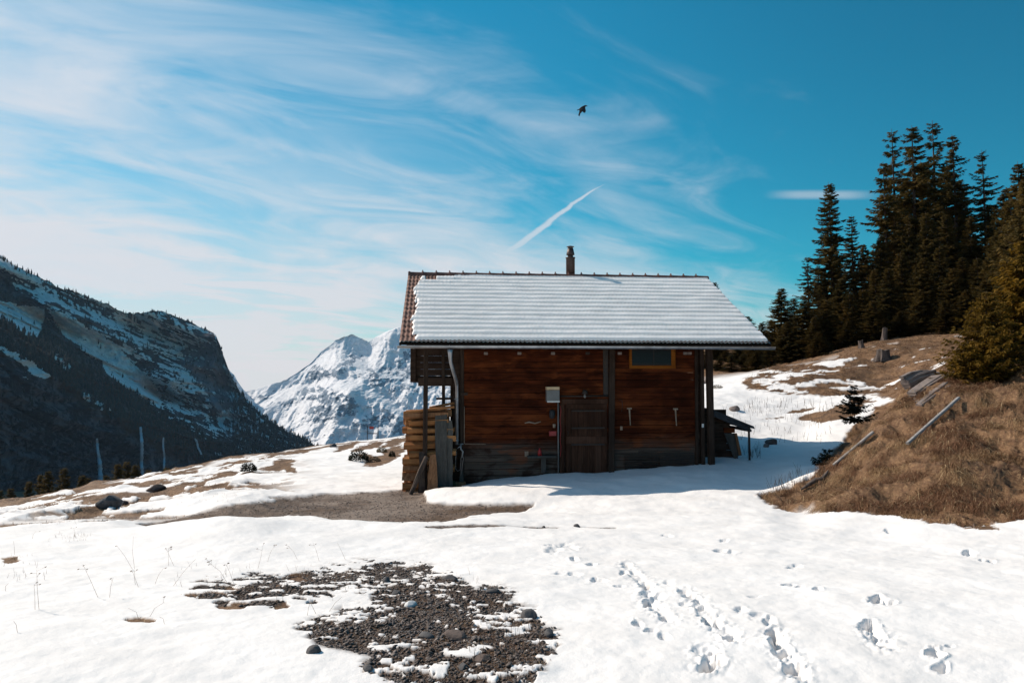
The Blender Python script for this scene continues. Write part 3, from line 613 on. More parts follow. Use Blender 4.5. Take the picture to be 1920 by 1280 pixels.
def rock_mat(name, r1, r2, r3, s1, s2, sc):
    m, t, b = newmat(name); g = t.nodes.new('ShaderNodeNewGeometry'); P = g.outputs['Position']
    mp = t.nodes.new('ShaderNodeMapping'); mp.inputs['Scale'].default_value = (1, 1, 2.2); t.links.new(P, mp.inputs[0])
    a = noise(t, mp.outputs[0], sc, 9, 0.68); bb = noise(t, P, sc * 6, 6, 0.65)
    c = mixc(t, maprange(t, mth(t, 'ADD', a, mth(t, 'MULTIPLY', mth(t, 'SUBTRACT', bb, .5), .5)), 0.42, 0.53), r1, r2); c = mixc(t, attr(t, 'wood'), c, r3); c = mixc(t, attr(t, 'red'), c, tuple(x * 2.1 for x in r1))
    mv = t.nodes.new('ShaderNodeMapping'); mv.inputs['Scale'].default_value = (1, 1, .22); t.links.new(P, mv.inputs[0]); vs_ = noise(t, mv.outputs[0], sc * 3, 6, 0.7); c = mixc(t, mth(t, 'MULTIPLY', maprange(t, vs_, .5, .68), .55), c, tuple(x * 1.9 for x in r1))
    lay = t.nodes.new('ShaderNodeMapping'); lay.inputs['Scale'].default_value = (.25, .25, 3); t.links.new(P, lay.inputs[0]); ls_ = noise(t, lay.outputs[0], sc * 2.5, 6, 0.7)
    sn = mixc(t, maprange(t, bb, 0.35, 0.65), s1, s2)
    f = maprange(t, mth(t, 'ADD', attr(t, 'snow'), mth(t, 'MULTIPLY', mth(t, 'SUBTRACT', bb, 0.5), 1.3)), 0.44, 0.58)
    put(t, b.inputs['Base Color'], mixc(t, f, c, sn)); b.inputs['Roughness'].default_value = 0.9; b.inputs['Specular IOR Level'].default_value = 0.1
    bump(t, b, mth(t, 'ADD', mth(t, 'ADD', a, mth(t, 'MULTIPLY', bb, 0.4)), mth(t, 'ADD', mth(t, 'MULTIPLY', vs_, .5), mth(t, 'MULTIPLY', ls_, .5))), 0.9, 0.12 / sc); return m
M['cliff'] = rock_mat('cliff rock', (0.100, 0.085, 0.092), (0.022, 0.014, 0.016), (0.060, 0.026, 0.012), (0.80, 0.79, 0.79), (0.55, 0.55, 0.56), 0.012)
M['alp'] = rock_mat('alpine rock', (0.24, 0.29, 0.35), (0.15, 0.19, 0.24), (0.07, 0.06, 0.05), (0.86, 0.86, 0.87), (0.78, 0.78, 0.80), 0.004)  # rock tinted blue, putting some distance haze and sky light into its colour

L1 = lambda A: np.interp(A, [-600, 0, 100, 210, 320, 450, 600], [420, 650, 705, 778, 842, 893, 935])
L2 = lambda A: np.interp(A, [-600, 0, 100, 200, 300, 420, 520, 600], [330, 600, 640, 700, 770, 830, 870, 900])
def dep_left(A, PY, T):
    l1, l2 = L1(A), L2(A); base = 900 + np.maximum(A + 200, 0) * 1.5
    d = base + 70 * sstep(-(PY - l1), -150, 0) + 330 * sstep(l1 - PY, 0, 110)
    d = d + 260 * np.clip((l2 - PY) / 200, 0, 1.3)
    d = d + 55 * np.sin((PY - 0.62 * A) / 17.0) * sstep(l2 - PY, 0, 40) + 30 * np.sin((PY - 0.35 * A) / 9.0) * sstep(l2 - PY, 0, 60)
    return d
band = lambda A, PY, pts, w_: np.clip(polysd(A, PY, pts) / w_ + 0.5, 0, 1)
def snow_left(A, PY, Nn, V):
    n = fbm(A / 9, PY / 5, 2, 6, 0.62); n2 = fbm((A + PY * 0.7) / 22, (PY - A * 0.55) / 5.5, 4, 5)
    wa = A + 22 * (fbm(A / 20, PY / 20, 1, 4) - 0.5); wp = PY + 16 * (fbm(A / 14, PY / 14, 5, 4) - 0.5)
    led = fbm((A + PY * .6) / 34, (PY - .42 * A) / 2.4, 6, 4); gul = fbm((A - PY * .5) / 4.0, (PY + .3 * A) / 26, 3, 4)
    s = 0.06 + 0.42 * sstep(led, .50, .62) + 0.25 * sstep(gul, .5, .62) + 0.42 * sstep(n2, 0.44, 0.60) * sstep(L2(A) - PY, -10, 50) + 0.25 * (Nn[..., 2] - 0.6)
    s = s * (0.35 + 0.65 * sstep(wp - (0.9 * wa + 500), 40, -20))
    s = np.maximum(s, 0.62 * sstep(led, .47, .56) * band(wa, wp, [(195,600),(240,596),(330,612),(345,650),(350,690),(375,720),(330,700),(280,670),(215,625)], 22))
    for P in ([(92,574),(129,598),(156,609),(176,622),(222,650),(240,675),(276,706),(305,742),(303,760),(273,745),(234,724),(200,700),(194,678),(168,668),(142,646),(114,626),(102,600)],
              [(-300,470),(0,564),(78,579),(80,600),(70,634),(50,634),(23,610),(0,600),(-300,560)], [(-200,420),(0,478),(30,496),(72,520),(74,532),(30,520),(0,506),(-200,520)],
              [(86,655),(112,664),(138,692),(132,700),(104,682)], [(196,560),(240,580),(236,590),(190,572)], [(370,708),(384,716),(392,744),(380,738)], [(408,786),(418,768),(434,762),(430,778),(414,798)],
              [(330,690),(352,700),(362,716),(346,712)], [(218,810),(240,806),(244,824),(224,830)], [(78,786),(108,776),(104,786),(84,798)], [(-50,628),(0,646),(50,668),(96,700),(92,712),(60,696),(30,676),(0,658),(-50,640)],
              [(146,722),(170,736),(192,752),(214,768),(210,776),(184,762),(160,748)], [(50,690),(90,705),(70,722),(44,716)]):
        wb_ = wa * .5 + A * .5; wq_ = wp * .5 + PY * .5
        s = np.maximum(s, 1.0 * band(wb_, wq_, P, 6) * (0.50 + 0.75 * sstep(n, 0.30, 0.46)))
    low = sstep(PY - L1(A), 0, 25)
    s = s * (1 - 0.9 * low) + 0.42 * low * sstep(n2, 0.62, 0.74)
    wood_ = np.clip(sstep(PY - L2(A), -18, 14) * (1 - low) + 0.6 * sstep(fbm(A/30, PY/16, 3, 4), 0.5, 0.62) * (1 - low), 0, 1)
    s = np.where(PY < L1(A), s * (1 - 0.8 * sstep(PY - L2(A), -8, 14) * sstep(n, 0.3, 0.6)), s)
    red = band(wa, wp, [(345,650),(385,645),(412,660),(428,700),(434,745),(420,790),(395,760),(370,715),(345,690)], 14) * (0.5 + .5 * sstep(n, .4, .5))
    s = s * (1 - .75 * red)
    return {'snow': sstep(s, .25, .75), 'wood': wood_ * (1 - red), 'red': red}
sky_left = [(-600,240),(-300,330),(-120,400),(0,482),(30,500),(75,522),(110,540),(190,566),(235,584),(262,583),(300,585),(350,600),(385,616),(404,628),(412,645),(421,672),(428,690),(440,716),(455,738),(475,760),(500,782),(530,802),(560,818),(590,833),(640,858),(700,900)]
cols_l = np.arange(-600, 701, 2.2)
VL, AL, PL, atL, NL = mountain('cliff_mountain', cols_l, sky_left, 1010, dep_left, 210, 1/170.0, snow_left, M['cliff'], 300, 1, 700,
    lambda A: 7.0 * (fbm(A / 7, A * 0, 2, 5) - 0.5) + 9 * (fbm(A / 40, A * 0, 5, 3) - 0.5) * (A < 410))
sky_far = [(420,760),(452,736),(470,731),(500,724),(540,710),(565,694),(585,678),(600,661),(616,650),(628,638),(645,632),(657,627),(670,631),(690,641),(702,634),(722,623),(752,612),(800,588),(850,565),(930,545),(1000,560),(1080,610),(1200,680),(1300,720)]
def dep_far(A, PY, T):
    d = 4300 + 1900 * T ** 0.8 + 1.2 * (A - 600)
    arc = np.interp(A, [420, 560, 640, 700, 780, 900], [790, 740, 727, 745, 800, 830])
    d = d + 260 * np.exp(-((PY - arc) / 12) ** 2) * 0 + 300 * sstep(arc - PY, -6, 22)
    ar2 = np.interp(A, [420, 560, 640, 760, 850, 1000], [720, 705, 690, 732, 742, 745])
    d = d + 420 * sstep(ar2 - PY, -4, 40)
    return d
def snow_far(A, PY, Nn, V):
    n = fbm(A / 8, PY / 5, 2, 6, 0.62); n2 = fbm((A + PY * 0.9) / 4.5, (PY - A) / 26, 4, 5)
    wa = A + 22 * (fbm(A / 13, PY / 13, 1, 5) - 0.5); wp = PY + 20 * (fbm(A / 9, PY / 9, 5, 5) - 0.5)
    s = 0.95 + 0.3 * (Nn[..., 2] - 0.55) + 0.40 * (n2 - 0.45)
    for P, k in (([(578,702),(610,692),(650,672),(668,660),(690,668),(660,690),(628,708),(590,716)], 1.0), ([(540,706),(575,690),(605,680),(600,692),(545,712)], .9),
              ([(652,700),(690,690),(740,680),(770,640),(840,600),(1000,600),(1000,745),(840,742),(770,738),(730,735),(690,716)], .75),
              ([(556,735),(575,724),(620,726),(655,742),(675,760),(660,780),(625,782),(600,795),(578,780),(590,750),(560,748)], .85),
              ([(478,742),(505,730),(520,728),(515,745),(490,752)], .8), ([(515,770),(545,752),(560,742),(560,755),(520,780)], .9),
              ([(655,790),(700,772),(740,770),(752,790),(735,800),(690,806),(660,800)], .75), ([(720,800),(760,790),(800,780),(800,840),(740,815)], .7),
              ([(455,736),(480,745),(500,770),(480,765)], .6)):
        s = s - 0.66 * k * band(wa, wp, P, 10) * (0.55 + 0.75 * sstep(n, 0.38, 0.55))
    return {'snow': np.clip(s, 0, 1), 'wood': np.zeros_like(s)}
cols_f = np.arange(400, 1301, 1.8)
mountain('snow_mountain', cols_f, sky_far, 905, dep_far, 620, 1/900.0, snow_far, M['alp'], 300, 3, 2500,
    lambda A: 5.0 * (fbm(A / 9, A * 0, 2, 5) - 0.5))
mountain('distant_peak', np.arange(380, 520, 2.0), [(380,640),(415,670),(432,696),(440,703),(447,716),(458,731),(480,752),(520,790)], 800, lambda A, PY, T: 5200 + 900 * T + 2.0 * (A - 440), 260, 1/500.0,
    lambda A, PY, Nn, V: {'snow': 0.35 + 0.5 * fbm(A / 5, PY / 5, 1, 4), 'wood': A * 0}, M['alp'], 80, 5, 900)

# small trees standing on the left mountain: a far-off wood
def cone_forest(name, n, label):
    vs = []; fs = []; rows_, cols_ = VL.shape[:2]
    got = 0; tries = 0
    Vv = []
    while got < n and tries < n * 30:
        tries += 1
        i = rng.integers(2, rows_ - 1); j = rng.integers(2, cols_ - 2)
        a, p_ = AL[i, j], PL[i, j]
        wgt = 0.06 + 0.9 * atL['wood'][i, j] - 0.8 * (atL['snow'][i, j] > 0.6)
        if p_ > L1(a) + 4 and p_ < 930: wgt = 0.03
        if i > rows_ - 6: wgt = 0.6
        if a > 440: wgt = 0.75
        if rng.random() > wgt: continue
        hgt = rng.uniform(6, 15) if a < 440 else rng.uniform(9, 20)
        b0 = VL[i, j] + rng.uniform(-3, 3, 3) * [1, 1, 0]; Vv.append((b0, hgt)); got += 1
    k = 6; ang = np.arange(k) * 2 * np.pi / k
    out = []; F_ = []
    for q, (b0, hgt) in enumerate(Vv):
        r0 = hgt * rng.uniform(0.12, 0.2); base = len(out) * 1
        for lv, (zz, rr) in enumerate(((-1.0, r0 * .8), (hgt * .3, r0), (hgt * .65, r0 * .5))):
            jit = rng.uniform(.6, 1.3, k)
            for a_, jj in zip(ang, jit): out.append((b0[0] + math.cos(a_) * rr * jj, b0[1] + math.sin(a_) * rr * jj, b0[2] + zz))
        out.append((b0[0], b0[1], b0[2] + hgt)); s_ = base
        for lv in range(2):
            for m_ in range(k): F_.append((s_ + lv*k + m_, s_ + lv*k + (m_+1) % k, s_ + (lv+1)*k + (m_+1) % k, s_ + (lv+1)*k + m_))
        for m_ in range(k): F_.append((s_ + 2*k + m_, s_ + 2*k + (m_+1) % k, s_ + 3*k, s_ + 3*k))
    F_ = np.array(F_); tri = F_[F_[:, 2] == F_[:, 3]][:, :3]; quad = F_[F_[:, 2] != F_[:, 3]]
    o = mesh_np(name, np.array(out), [quad, tri], M['farneedle'])
    return tag(o, label, 'forest', kind='stuff')
M['farneedle'] = plain('far wood', (0.040, 0.026, 0.016), (0.020, 0.020, 0.018), 0.95, 0, 0.02)
cone_forest('mountain_forest', 12000, 'dark spruce and larch wood covering the shaded cliff mountain on the left')

# frozen waterfalls hanging on the lower cliff
m, t, b = newmat('blue ice'); P = ocoord(t, (1, 1, .25)); n = noise(t, P, 0.25, 5, 0.6)
put(t, b.inputs['Base Color'], mixc(t, n, (0.24, 0.30, 0.36), (0.42, 0.48, 0.54))); b.inputs['Roughness'].default_value = 0.45; bump(t, b, n, 0.6, 2.0); M['ice'] = m
def icefall(px0, py0, px1, py1, w0, w1, label):
    n = 36; mb = MB(); q = []
    jj = np.abs(cols_l - px0).argmin()
    for k in range(n):
        f = k / (n - 1); px = px0 + (px1 - px0) * f + 0.7 * math.sin(f * 9 + px0); py = py0 + (py1 - py0) * f
        j = int(np.abs(cols_l - px).argmin()); i = int(np.abs(PL[:, j] - py).argmin())
        d = float(VL[max(i-4,0):i+5, max(j-2,0):j+3, 1].min()) - 3
        c_ = at(px, py, d); wd = (w0 + (w1 - w0) * f ** 1.5) * d / F * 0.5 * random.uniform(.6, 1.25) * min(1, f * 8 + .25)
        q.append((c_, wd))
    o = q[-1][0].copy(); out = []; K = 7
    for (c_, wd) in q:
        for m_ in range(K):
            an = math.pi * m_ / (K - 1); out.append((c_.x - o.x - math.cos(an) * wd, c_.y - o.y + 8 - math.sin(an) * (wd * .8 + 6) * random.uniform(.85, 1.1), c_.z - o.z))
    ob = mesh_np('frozen_waterfall', np.array(out), grid_faces(n, K), M['ice'], smooth=True); ob.location = o
    tag(ob, label, 'waterfall', 'frozen waterfalls on the cliff')
icefall(179, 822, 187, 912, 2.5, 11, 'longest frozen waterfall, widening to a white cone at its foot on the dark cliff')
icefall(262, 800, 264, 892, 4, 5, 'straight narrow frozen waterfall starting from a snowy notch in the dark cliff')
icefall(304, 820, 306, 880, 1.5, 2.5, 'thin dim ribbon of ice just right of the straight frozen waterfall')
icefall(364, 822, 375, 852, 3, 2, 'short slanting frozen waterfall, rightmost on the dark cliff')

# ---------------------------------------------------------------- the cabin
EX, EY, EZ, TH = -2.678, 17.064, 0.655, 0.0962
ZB = 3.08; RUN, RISE, LEN = 4.297, 2.187, 9.2
ct, st_ = math.cos(TH), math.sin(TH)
EV = -st_ * EX + ct * EY
def cl(px, py, v):
    """cabin coordinates of the point seen at a photo pixel on the plane y = v"""
    a, b_ = ray(px, py); tt = (v + EV) / (ct - st_ * a)
    X, Y = a * tt - EX, tt - EY
    return X * ct + Y * st_, b_ * tt + ZB
def cw(u, v, z):
    return Vector((EX + u * ct - v * st_, EY + u * st_ + v * ct, z - ZB))
cab = empty('wooden_cabin', (EX, EY, -ZB), TH, label='dark brown timber cabin with a snow covered tiled roof', cat='cabin')
EAV = EZ + ZB; WV = 1.05
roofz = lambda v: EAV + 0.05 + (v if v <= RUN else 2 * RUN - v) * RISE / RUN
uL, _ = cl(870, 760, WV); uR, _ = cl(1304, 760, WV)
BV = 2 * RUN - 1.0
# log walls, one course per board
wb = MB(); z = -0.6; H = 0.185
while z < roofz(WV) - 0.16:
    H = random.choice([.12, .14, .16, .19]); z1 = min(z + H, roofz(WV) - 0.12)
    x = uL
    while x < uR - 0.01:
        x2 = min(uR, x + random.uniform(2.2, 4.6)); x2 = uR if uR - x2 < 0.8 else x2
        wb.box(x + (0.003 if x > uL else 0), x2, WV + random.uniform(-0.010, 0.008), WV + 0.12, z + random.uniform(0.003, 0.009), z1, b=0.008, tone=random.random()); x = x2
    z = z1 if z1 > z else z + H
H = 0.185
wb.build('front_wall', M['wall'], cab)
MB().box(uL + .15, uR - .15, WV + .13, WV + .15, -.5, roofz(WV) - .2).build('leak_stop_panel', M['dark'], cab)  # dark panel added behind the planks to stop light leaking through the gaps
def gable(u0, u1):
    g = MB(); z = -0.6
    while z < roofz(RUN) - 0.3:
        top = z + H
        half = RUN - (top - EAV - 0.0) * RUN / RISE if top > EAV else 1e9
        a = max(WV + 0.12, RUN - half + 0.12); b_ = min(BV, RUN + half - 0.12)
        if b_ - a > 0.1: g.box(u0, u1, a, b_, z + 0.006, top, b=0.008, tone=random.random())
        z = top
    return g
gable(uL, uL + 0.14).build('gable_wall', M['side'], cab); gable(uR - 0.14, uR).build('gable_wall', M['side'], cab)
g = MB(); z = -0.6
while z < roofz(BV) - 0.2: g.box(uL, uR, BV, BV + 0.12, z + 0.006, z + H, b=0.008, tone=random.random()); z += H
g.build('back_wall', M['wall'], cab)
# crossed log ends at the right corner
for u0 in (uR,):
    g = MB(); z = -0.3
    while z < roofz(WV) - 0.3:
        g.box(u0 + 0.02, u0 + 0.16, WV + 0.04, WV + 0.22, z + 0.001, z + H - 0.001, b=0.004, tone=random.random()); z += H
    g.build('corner_logs', M['beam'], cab)
def post(name, pxa, pya, pxb, pyb, v, wd, mat='post', v2=None, dep=None, tone=0.4):
    ua, za = cl(pxa, pya, v); ub, zb = cl(pxb, pyb, v if v2 is None else v2)
    return MB().bar((ua, v, za), (ub, v if v2 is None else v2, zb), wd, dep or wd, up=(0, 1, 0), tone=tone, b=0.006).build(name, M[mat], cab)
post('post', 1329, 650, 1334, 880, WV - 0.10, 0.15)
post('post', 1315, 652, 1318, 885, WV + 0.0, 0.10)
post('post', 1147.5, 652, 1146, 900, WV - 0.06, 0.145, dep=0.1)
post('post', 1305, 652, 1307, 885, WV - 0.035, 0.07, dep=0.06)
post('post', 799, 640, 796, 945, 0.55, 0.11)
post('post', 831, 640, 832, 800, 1.25, 0.085)
post('post', 848, 650, 848, 915, 1.7, 0.10)
post('post', 866, 640, 867, 915, WV + 0.02, 0.10, dep=0.09)
plate('gap_shade_board', 849, 640, 872, 925, WV + 0.06, 0.05, 'post') if 0 else None
# dark recess shade strip left of the tall post, and pipe over the door
def plate(name, x0, y0, x1, y1, v, th, mat, parent=None, b=0.004, tone=0.5):
    a, zt = cl(x0, y0, v); c_, zb = cl(x1, y1, v)
    return MB().box(a, c_, v, v + th, min(zt, zb), max(zt, zb), b=b, tone=tone).build(name, M[mat], parent or cab)
plate('gap_shade_board', 850, 640, 873, 925, WV + 0.07, 0.05, 'beam')  # dark board added so the gap between wood store and wall reads as shade
plate('recess_shade', 1131, 650, 1141, 744, WV - 0.03, 0.05, 'iron')  # dark strip stands in for the shade inside the recess
plate('lintel', 1053, 748, 1140, 757, WV - 0.055, 0.09, 'door', tone=0.9)
a, z_ = cl(1050, 743, WV - 0.07); b_, _ = cl(1140, 743, WV - 0.07)
MB().tube([(a, WV - 0.07, z_), (b_, WV - 0.07, z_ + 0.01)], 0.022).build('pipe', M['iron'], cab, True)
# door
door = MB(); x0, zt = cl(1060, 758, WV - 0.05); x1, zb = cl(1139, 900, WV - 0.05)
n = 7
for i in range(n):
    door.box(x0 + (x1 - x0) * i / n + 0.003, x0 + (x1 - x0) * (i + 1) / n, WV - 0.05, WV - 0.008, zb, zt - 0.01, b=0.005, tone=random.random())
dr = door.build('door', M['door'], cab)
plate('door_frame', 1050, 757, 1059, 905, WV - 0.075, 0.11, 'door', dr, tone=0.2)
plate('batten', 1062, 818, 1138, 831, WV - 0.082, 0.03, 'door', dr, tone=0.95)
plate('batten', 1062, 760, 1070, 816, WV - 0.08, 0.028, 'door', dr, tone=0.35)
plate('batten', 1062, 833, 1070, 897, WV - 0.08, 0.028, 'door', dr, tone=0.45)
plate('batten', 1062, 757.5, 1138, 765, WV - 0.08, 0.028, 'door', dr, tone=0.8)
for yy in (769, 801, 832): plate('hinge', 1072, yy, 1134, yy + 2.3, WV - 0.095, 0.018, 'iron', dr, b=0.002)
a, z_ = cl(1065, 812, WV - 0.12); MB().tube([(a, WV - 0.085, z_ - .05), (a, WV - .13, z_ - .04), (a, WV - .13, z_ + .04), (a, WV - .085, z_ + .05)], 0.008, 6).build('handle', M['iron'], dr, True)
# window, its top tucked under the eave
a, zt = cl(1180, 648, WV - 0.04); b_, zb = cl(1267, 691, WV - 0.04)
wf = MB(); fw = 0.085
wf.box(a, b_, WV - 0.045, WV + 0.03, zb, zb + fw, b=0.006, tone=.2); wf.box(a, a + fw*.8, WV - 0.042, WV + 0.03, zb + fw, zt + 0.25, b=0.006, tone=.5); wf.box(b_ - fw*1.35, b_, WV - 0.042, WV + 0.03, zb + fw, zt + 0.25, b=0.006, tone=.8)
wf.box(a + fw*.8, b_ - fw*1.35, WV - 0.042, WV + 0.03, zt + 0.17, zt + 0.25, b=0.006, tone=.3)
win = MB().box(a + 0.01, b_ - 0.01, WV - 0.02, WV - 0.005, zb + 0.02, zt + 0.24).build('window', M['dark'], cab)
wf.build('frame', M['window'], win)
MB().box(a + fw*.8, b_ - fw*1.35, WV - 0.028, WV - 0.023, zb + fw, zt + 0.17).build('pane', M['glass'], win)
q = MB(); mid = (a + b_) / 2
for k in range(4): q.box(a + fw*.9, b_ - fw*1.4, WV - 0.036, WV - 0.030, zb + fw + 0.01 + k * 0.014, zb + fw + 0.015 + k * 0.014)
q.build('shutter_slats', M['iron'], win)
for k in range(3): pass
MB().bar((mid + .03, WV - 0.037, zb + fw), (mid + .03, WV - 0.037, zt + 0.17), 0.03, 0.012, up=(0, 1, 0)).build('glazing_bar', M['dark'], win)

# the roof: tiled planes, snow lying on the front one
SL = math.hypot(RUN - 0.04, RISE); NR = 16; PIT = 0.2108
def roof_sheet(side, snowy):
    us = np.arange(0, LEN + 0.001, 0.0176); ns = NR * (22 if snowy else 9)
    if side < 0: us = np.arange(0, LEN + 0.001, 0.0527); ns = NR * 4
    s = np.linspace(0, SL, ns + 1); s = np.minimum(s, SL - 1e-4)
    U, S = np.meshgrid(us, s)
    row = np.floor(S / (SL / NR)); f = S / (SL / NR) - row
    rnd = rng.random((NR + 1, int(LEN / PIT * 2) + 2))
    cell = np.clip((U / (PIT / 2)).astype(int), 0, rnd.shape[1] - 1); rr = rnd[row.astype(int), cell]
    wv_ = 0.5 - 0.5 * np.cos(2 * np.pi * U / (PIT / 2))
    h = 0.006 + 0.020 * wv_ + 0.030 * f + 0.006 * rr * f
    if snowy:
        lip = 0.5 + 0.5 * np.cos(2 * np.pi * U / (PIT / 2) + 0.9 * (rr - .5))
        sc = 0.012 * lip + 0.04 * (fbm(U * 4, row * 2.3, 3, 3) - .5)
        body = sstep(f, 0.02, 0.16) * (1 - sstep(f + sc, 0.74, 0.84))
        hs = 0.037 + body * (0.074 + 0.030 * fbm(U * 1.6, row * 1.7, 2, 4) + 0.003 * wv_)
        wob_ = 0.16 * (fbm(U * 3, S * 3, 4, 3) - .5)
        lim = 0.26 + 0.05 * np.sin(S * 3.1) + 0.75 * (1 - sstep(S, 0.45, 0.75)) * sstep(rr + .5 * fbm(U * 3, row * 1.3, 1, 3), 0.55, 0.95)
        cov = sstep(U + wob_ + 0.1 * (rr - .5), lim, lim + 0.09) * (1 - sstep(U + wob_*.3, LEN - 0.10, LEN - 0.03)) * sstep(S, 0.16, 0.22) * (1 - sstep(S, SL - 0.035, SL))
        # thin bare stripes near the ridge on the left
        cov = cov * (1 - sstep(1.9 - U, 0, .9) * (1 - sstep(S, 0.9, 1.1)) * sstep(f + .2 * (rr - .5), .68, .74))
        h = h * (1 - cov) + hs * cov - 0.014 * (1 - cov) - 0.012
    else:
        h = h
    v = RUN - S * (RUN - 0.04) / SL; z_ = EAV + 0.08 + RISE - S * RISE / SL
    nv, nz_ = -RISE / SL, (RUN - .04) / SL
    if side < 0: v = 2 * RUN - v; nv = -nv
    X = U; Y = v + nv * h; Z = z_ + nz_ * h
    return np.stack([X, Y, Z], -1), len(s), len(us)
Vt, a_, b2 = roof_sheet(1, False); roof = mesh_np('roof', Vt.reshape(-1, 3), grid_faces(a_, b2), M['tile'], cab, True)
Vs, a_, b2 = roof_sheet(1, True); mesh_np('snow_cover', Vs.reshape(-1, 3), grid_faces(a_, b2), M['snow'], roof, True)
Vb, a_, b2 = roof_sheet(-1, False); mesh_np('back_roof', Vb.reshape(-1, 3), grid_faces(a_, b2), M['tile'], roof, True)
# boarding under the tiles, rake boards, rafters
for sgn in (1, -1):
    g = MB(); n = 18
    for k in range(n):
        v0 = 0.06 + (RUN - 0.06) * k / n; v1 = 0.06 + (RUN - 0.06) * (k + 1) / n - 0.006
        f_ = lambda v: v if sgn > 0 else 2 * RUN - v
        zz = lambda v: EAV + 0.02 + v * RISE / RUN
        g.poly([(0.04, f_(v0), zz(v0)), (0.04, f_(v1), zz(v1)), (0.04, f_(v1), zz(v1) - 0.025), (0.04, f_(v0), zz(v0) - 0.025)], (LEN - 0.08, 0, 0), tone=random.random())
    g.build('roof_boarding', M['beam'], cab)
for u0 in (0.0, LEN - 0.035):
    g = MB()
    for sgn in (1, -1):
        f_ = lambda v: v if sgn > 0 else 2 * RUN - v
        g.poly([(u0, f_(0.04), EAV + 0.09), (u0, f_(RUN - .003), EAV + 0.09 + RISE), (u0, f_(RUN - .003), EAV - 0.07 + RISE), (u0, f_(0.04), EAV - 0.06)], (0.035, 0, 0))
    g.build('rake_board', M['beam'], cab)
for k in range(12):
    u0 = 0.45 + k * (LEN - 0.9) / 11
    g = MB()
    zz = lambda v: EAV - 0.01 + v * RISE / RUN
    g.poly([(u0, 0.10, zz(0.10)), (u0, WV + 0.2, zz(WV + 0.2)), (u0, WV + 0.2, zz(WV + 0.2) - 0.13), (u0, 0.13, zz(0.10) - 0.12)], (0.10, 0, 0), tone=random.random())
    g.build('rafter', M['beam'], cab)
# eave purlins reaching out to the posts
for (v0, h_) in ((0.55, 0.14), (BV - .4, 0.14)):
    g = MB(); zc = EAV - 0.16 + min(v0, 2*RUN - v0) * RISE / RUN
    g.box(0.15, LEN - 0.15, v0 - 0.06, v0 + 0.06, zc - h_, zc, b=0.01); g.build('purlin', M['beam'], cab)
# ridge tiles with their raised collars
nt_ = 23; dl = LEN / nt_
for k in range(nt_):
    us = [k * dl, k * dl + 0.03, k * dl + 0.06, k * dl + 0.075, (k + 1) * dl + 0.012]
    rs = [0.118, 0.128, 0.118, 0.106, 0.098]; vs = []; K = 9
    for u_, r_ in zip(us, rs):
        for i in range(K):
            an = R(-18) + R(216) * i / (K - 1); vs.append((u_, RUN - math.cos(an) * r_, EAV + RISE + 0.075 + math.sin(an) * r_))
    rt = mesh_np('ridge_tile', np.array(vs), grid_faces(5, K), M['ridge'], roof, True)
    if k: 
        kb = MB().box(k * dl + 0.012, k * dl + 0.045, RUN - 0.02, RUN + 0.02, EAV + RISE + 0.19, EAV + RISE + 0.235, b=0.006); kb.build('tile_knob', M['ridge'], roof)
# flue
cu = 4.93; cv = RUN + 0.20; zc = EAV + RISE - 0.35
top = 1.03; zr = EAV + RISE + .09
ch = MB().tube([(cu, cv, zc), (cu, cv, zr + 0.60), (cu, cv, zr + 0.61)], [0.135, 0.135, 0.142], 20)
ch.tube([(cu, cv, zr + 0.60), (cu, cv, zr + 0.63)], 0.148, 20)
ch.tube([(cu, cv, zr + .63), (cu, cv, zr + 0.70)], 0.085, 16)
ch.tube([(cu, cv, zr + .70), (cu, cv, zr + 0.72), (cu, cv, zr + .78), (cu, cv, zr + .92)], [0.12, 0.128, 0.115, 0.085], 20)
ch.tube([(cu, cv, zr + .95), (cu, cv, zr + 0.965), (cu, cv, zr + .99)], [0.118, 0.112, 0.02], 20)
for an in range(4):
    ch.bar((cu + .07 * math.cos(an * 1.57 + .4), cv + .07 * math.sin(an * 1.57 + .4), zr + .88), (cu + .07 * math.cos(an * 1.57 + .4), cv + .07 * math.sin(an * 1.57 + .4), zr + .96), 0.014)
ch.build('chimney', M['chimney'], roof, True)
# gutter: an open half pipe, brackets, downpipe
us = np.linspace(-0.04, LEN + 0.07, 60); K = 12; vs = []
for rad in (0.068, 0.063):
    for u_ in us:
        for i in range(K):
            an = math.pi + math.pi * i / (K - 1); vs.append((u_, -0.012 + math.cos(an) * rad, EAV + 0.005 + math.sin(an) * rad))
f1 = grid_faces(60, K); f2 = f1[:, ::-1] + 60 * K
gt = mesh_np('gutter', np.array(vs), [f1, f2], M['zinc'], cab, True)
for k in range(11):
    u0 = 0.35 + k * 0.84
    g = MB(); pts = [(u0, -0.012 + math.cos(math.pi + math.pi * i / 8) * 0.072, EAV + 0.005 + math.sin(math.pi + math.pi * i / 8) * 0.072) for i in range(9)] + [(u0, 0.16, EAV + 0.04)]
    g.tube(pts, 0.006, 5); g.build('bracket', M['zinc'], gt)
a, _ = cl(845, 655, 0)
g = MB(); A_ = [(844, 655, 0.0), (844, 662, 0.0), (845, 678, 0.08), (856, 716, 0.72), (857, 726, 0.84), (856.5, 833, 0.84)]
pts = []
for (px, py, v) in A_: u_, z_ = cl(px, py, v); pts.append((u_, v, z_))
g.tube(pts, [0.075, 0.055, 0.044, 0.044, 0.044, 0.044], 14); g.build('downpipe', M['zinc'], gt, True)
for yy in (748, 825):
    u_, z_ = cl(856.5, yy, 0.84); MB().tube([(u_, .84, z_ - .015), (u_, .84, z_ + .015)], 0.052, 14).build('pipe_clamp', M['zinc'], gt, True)
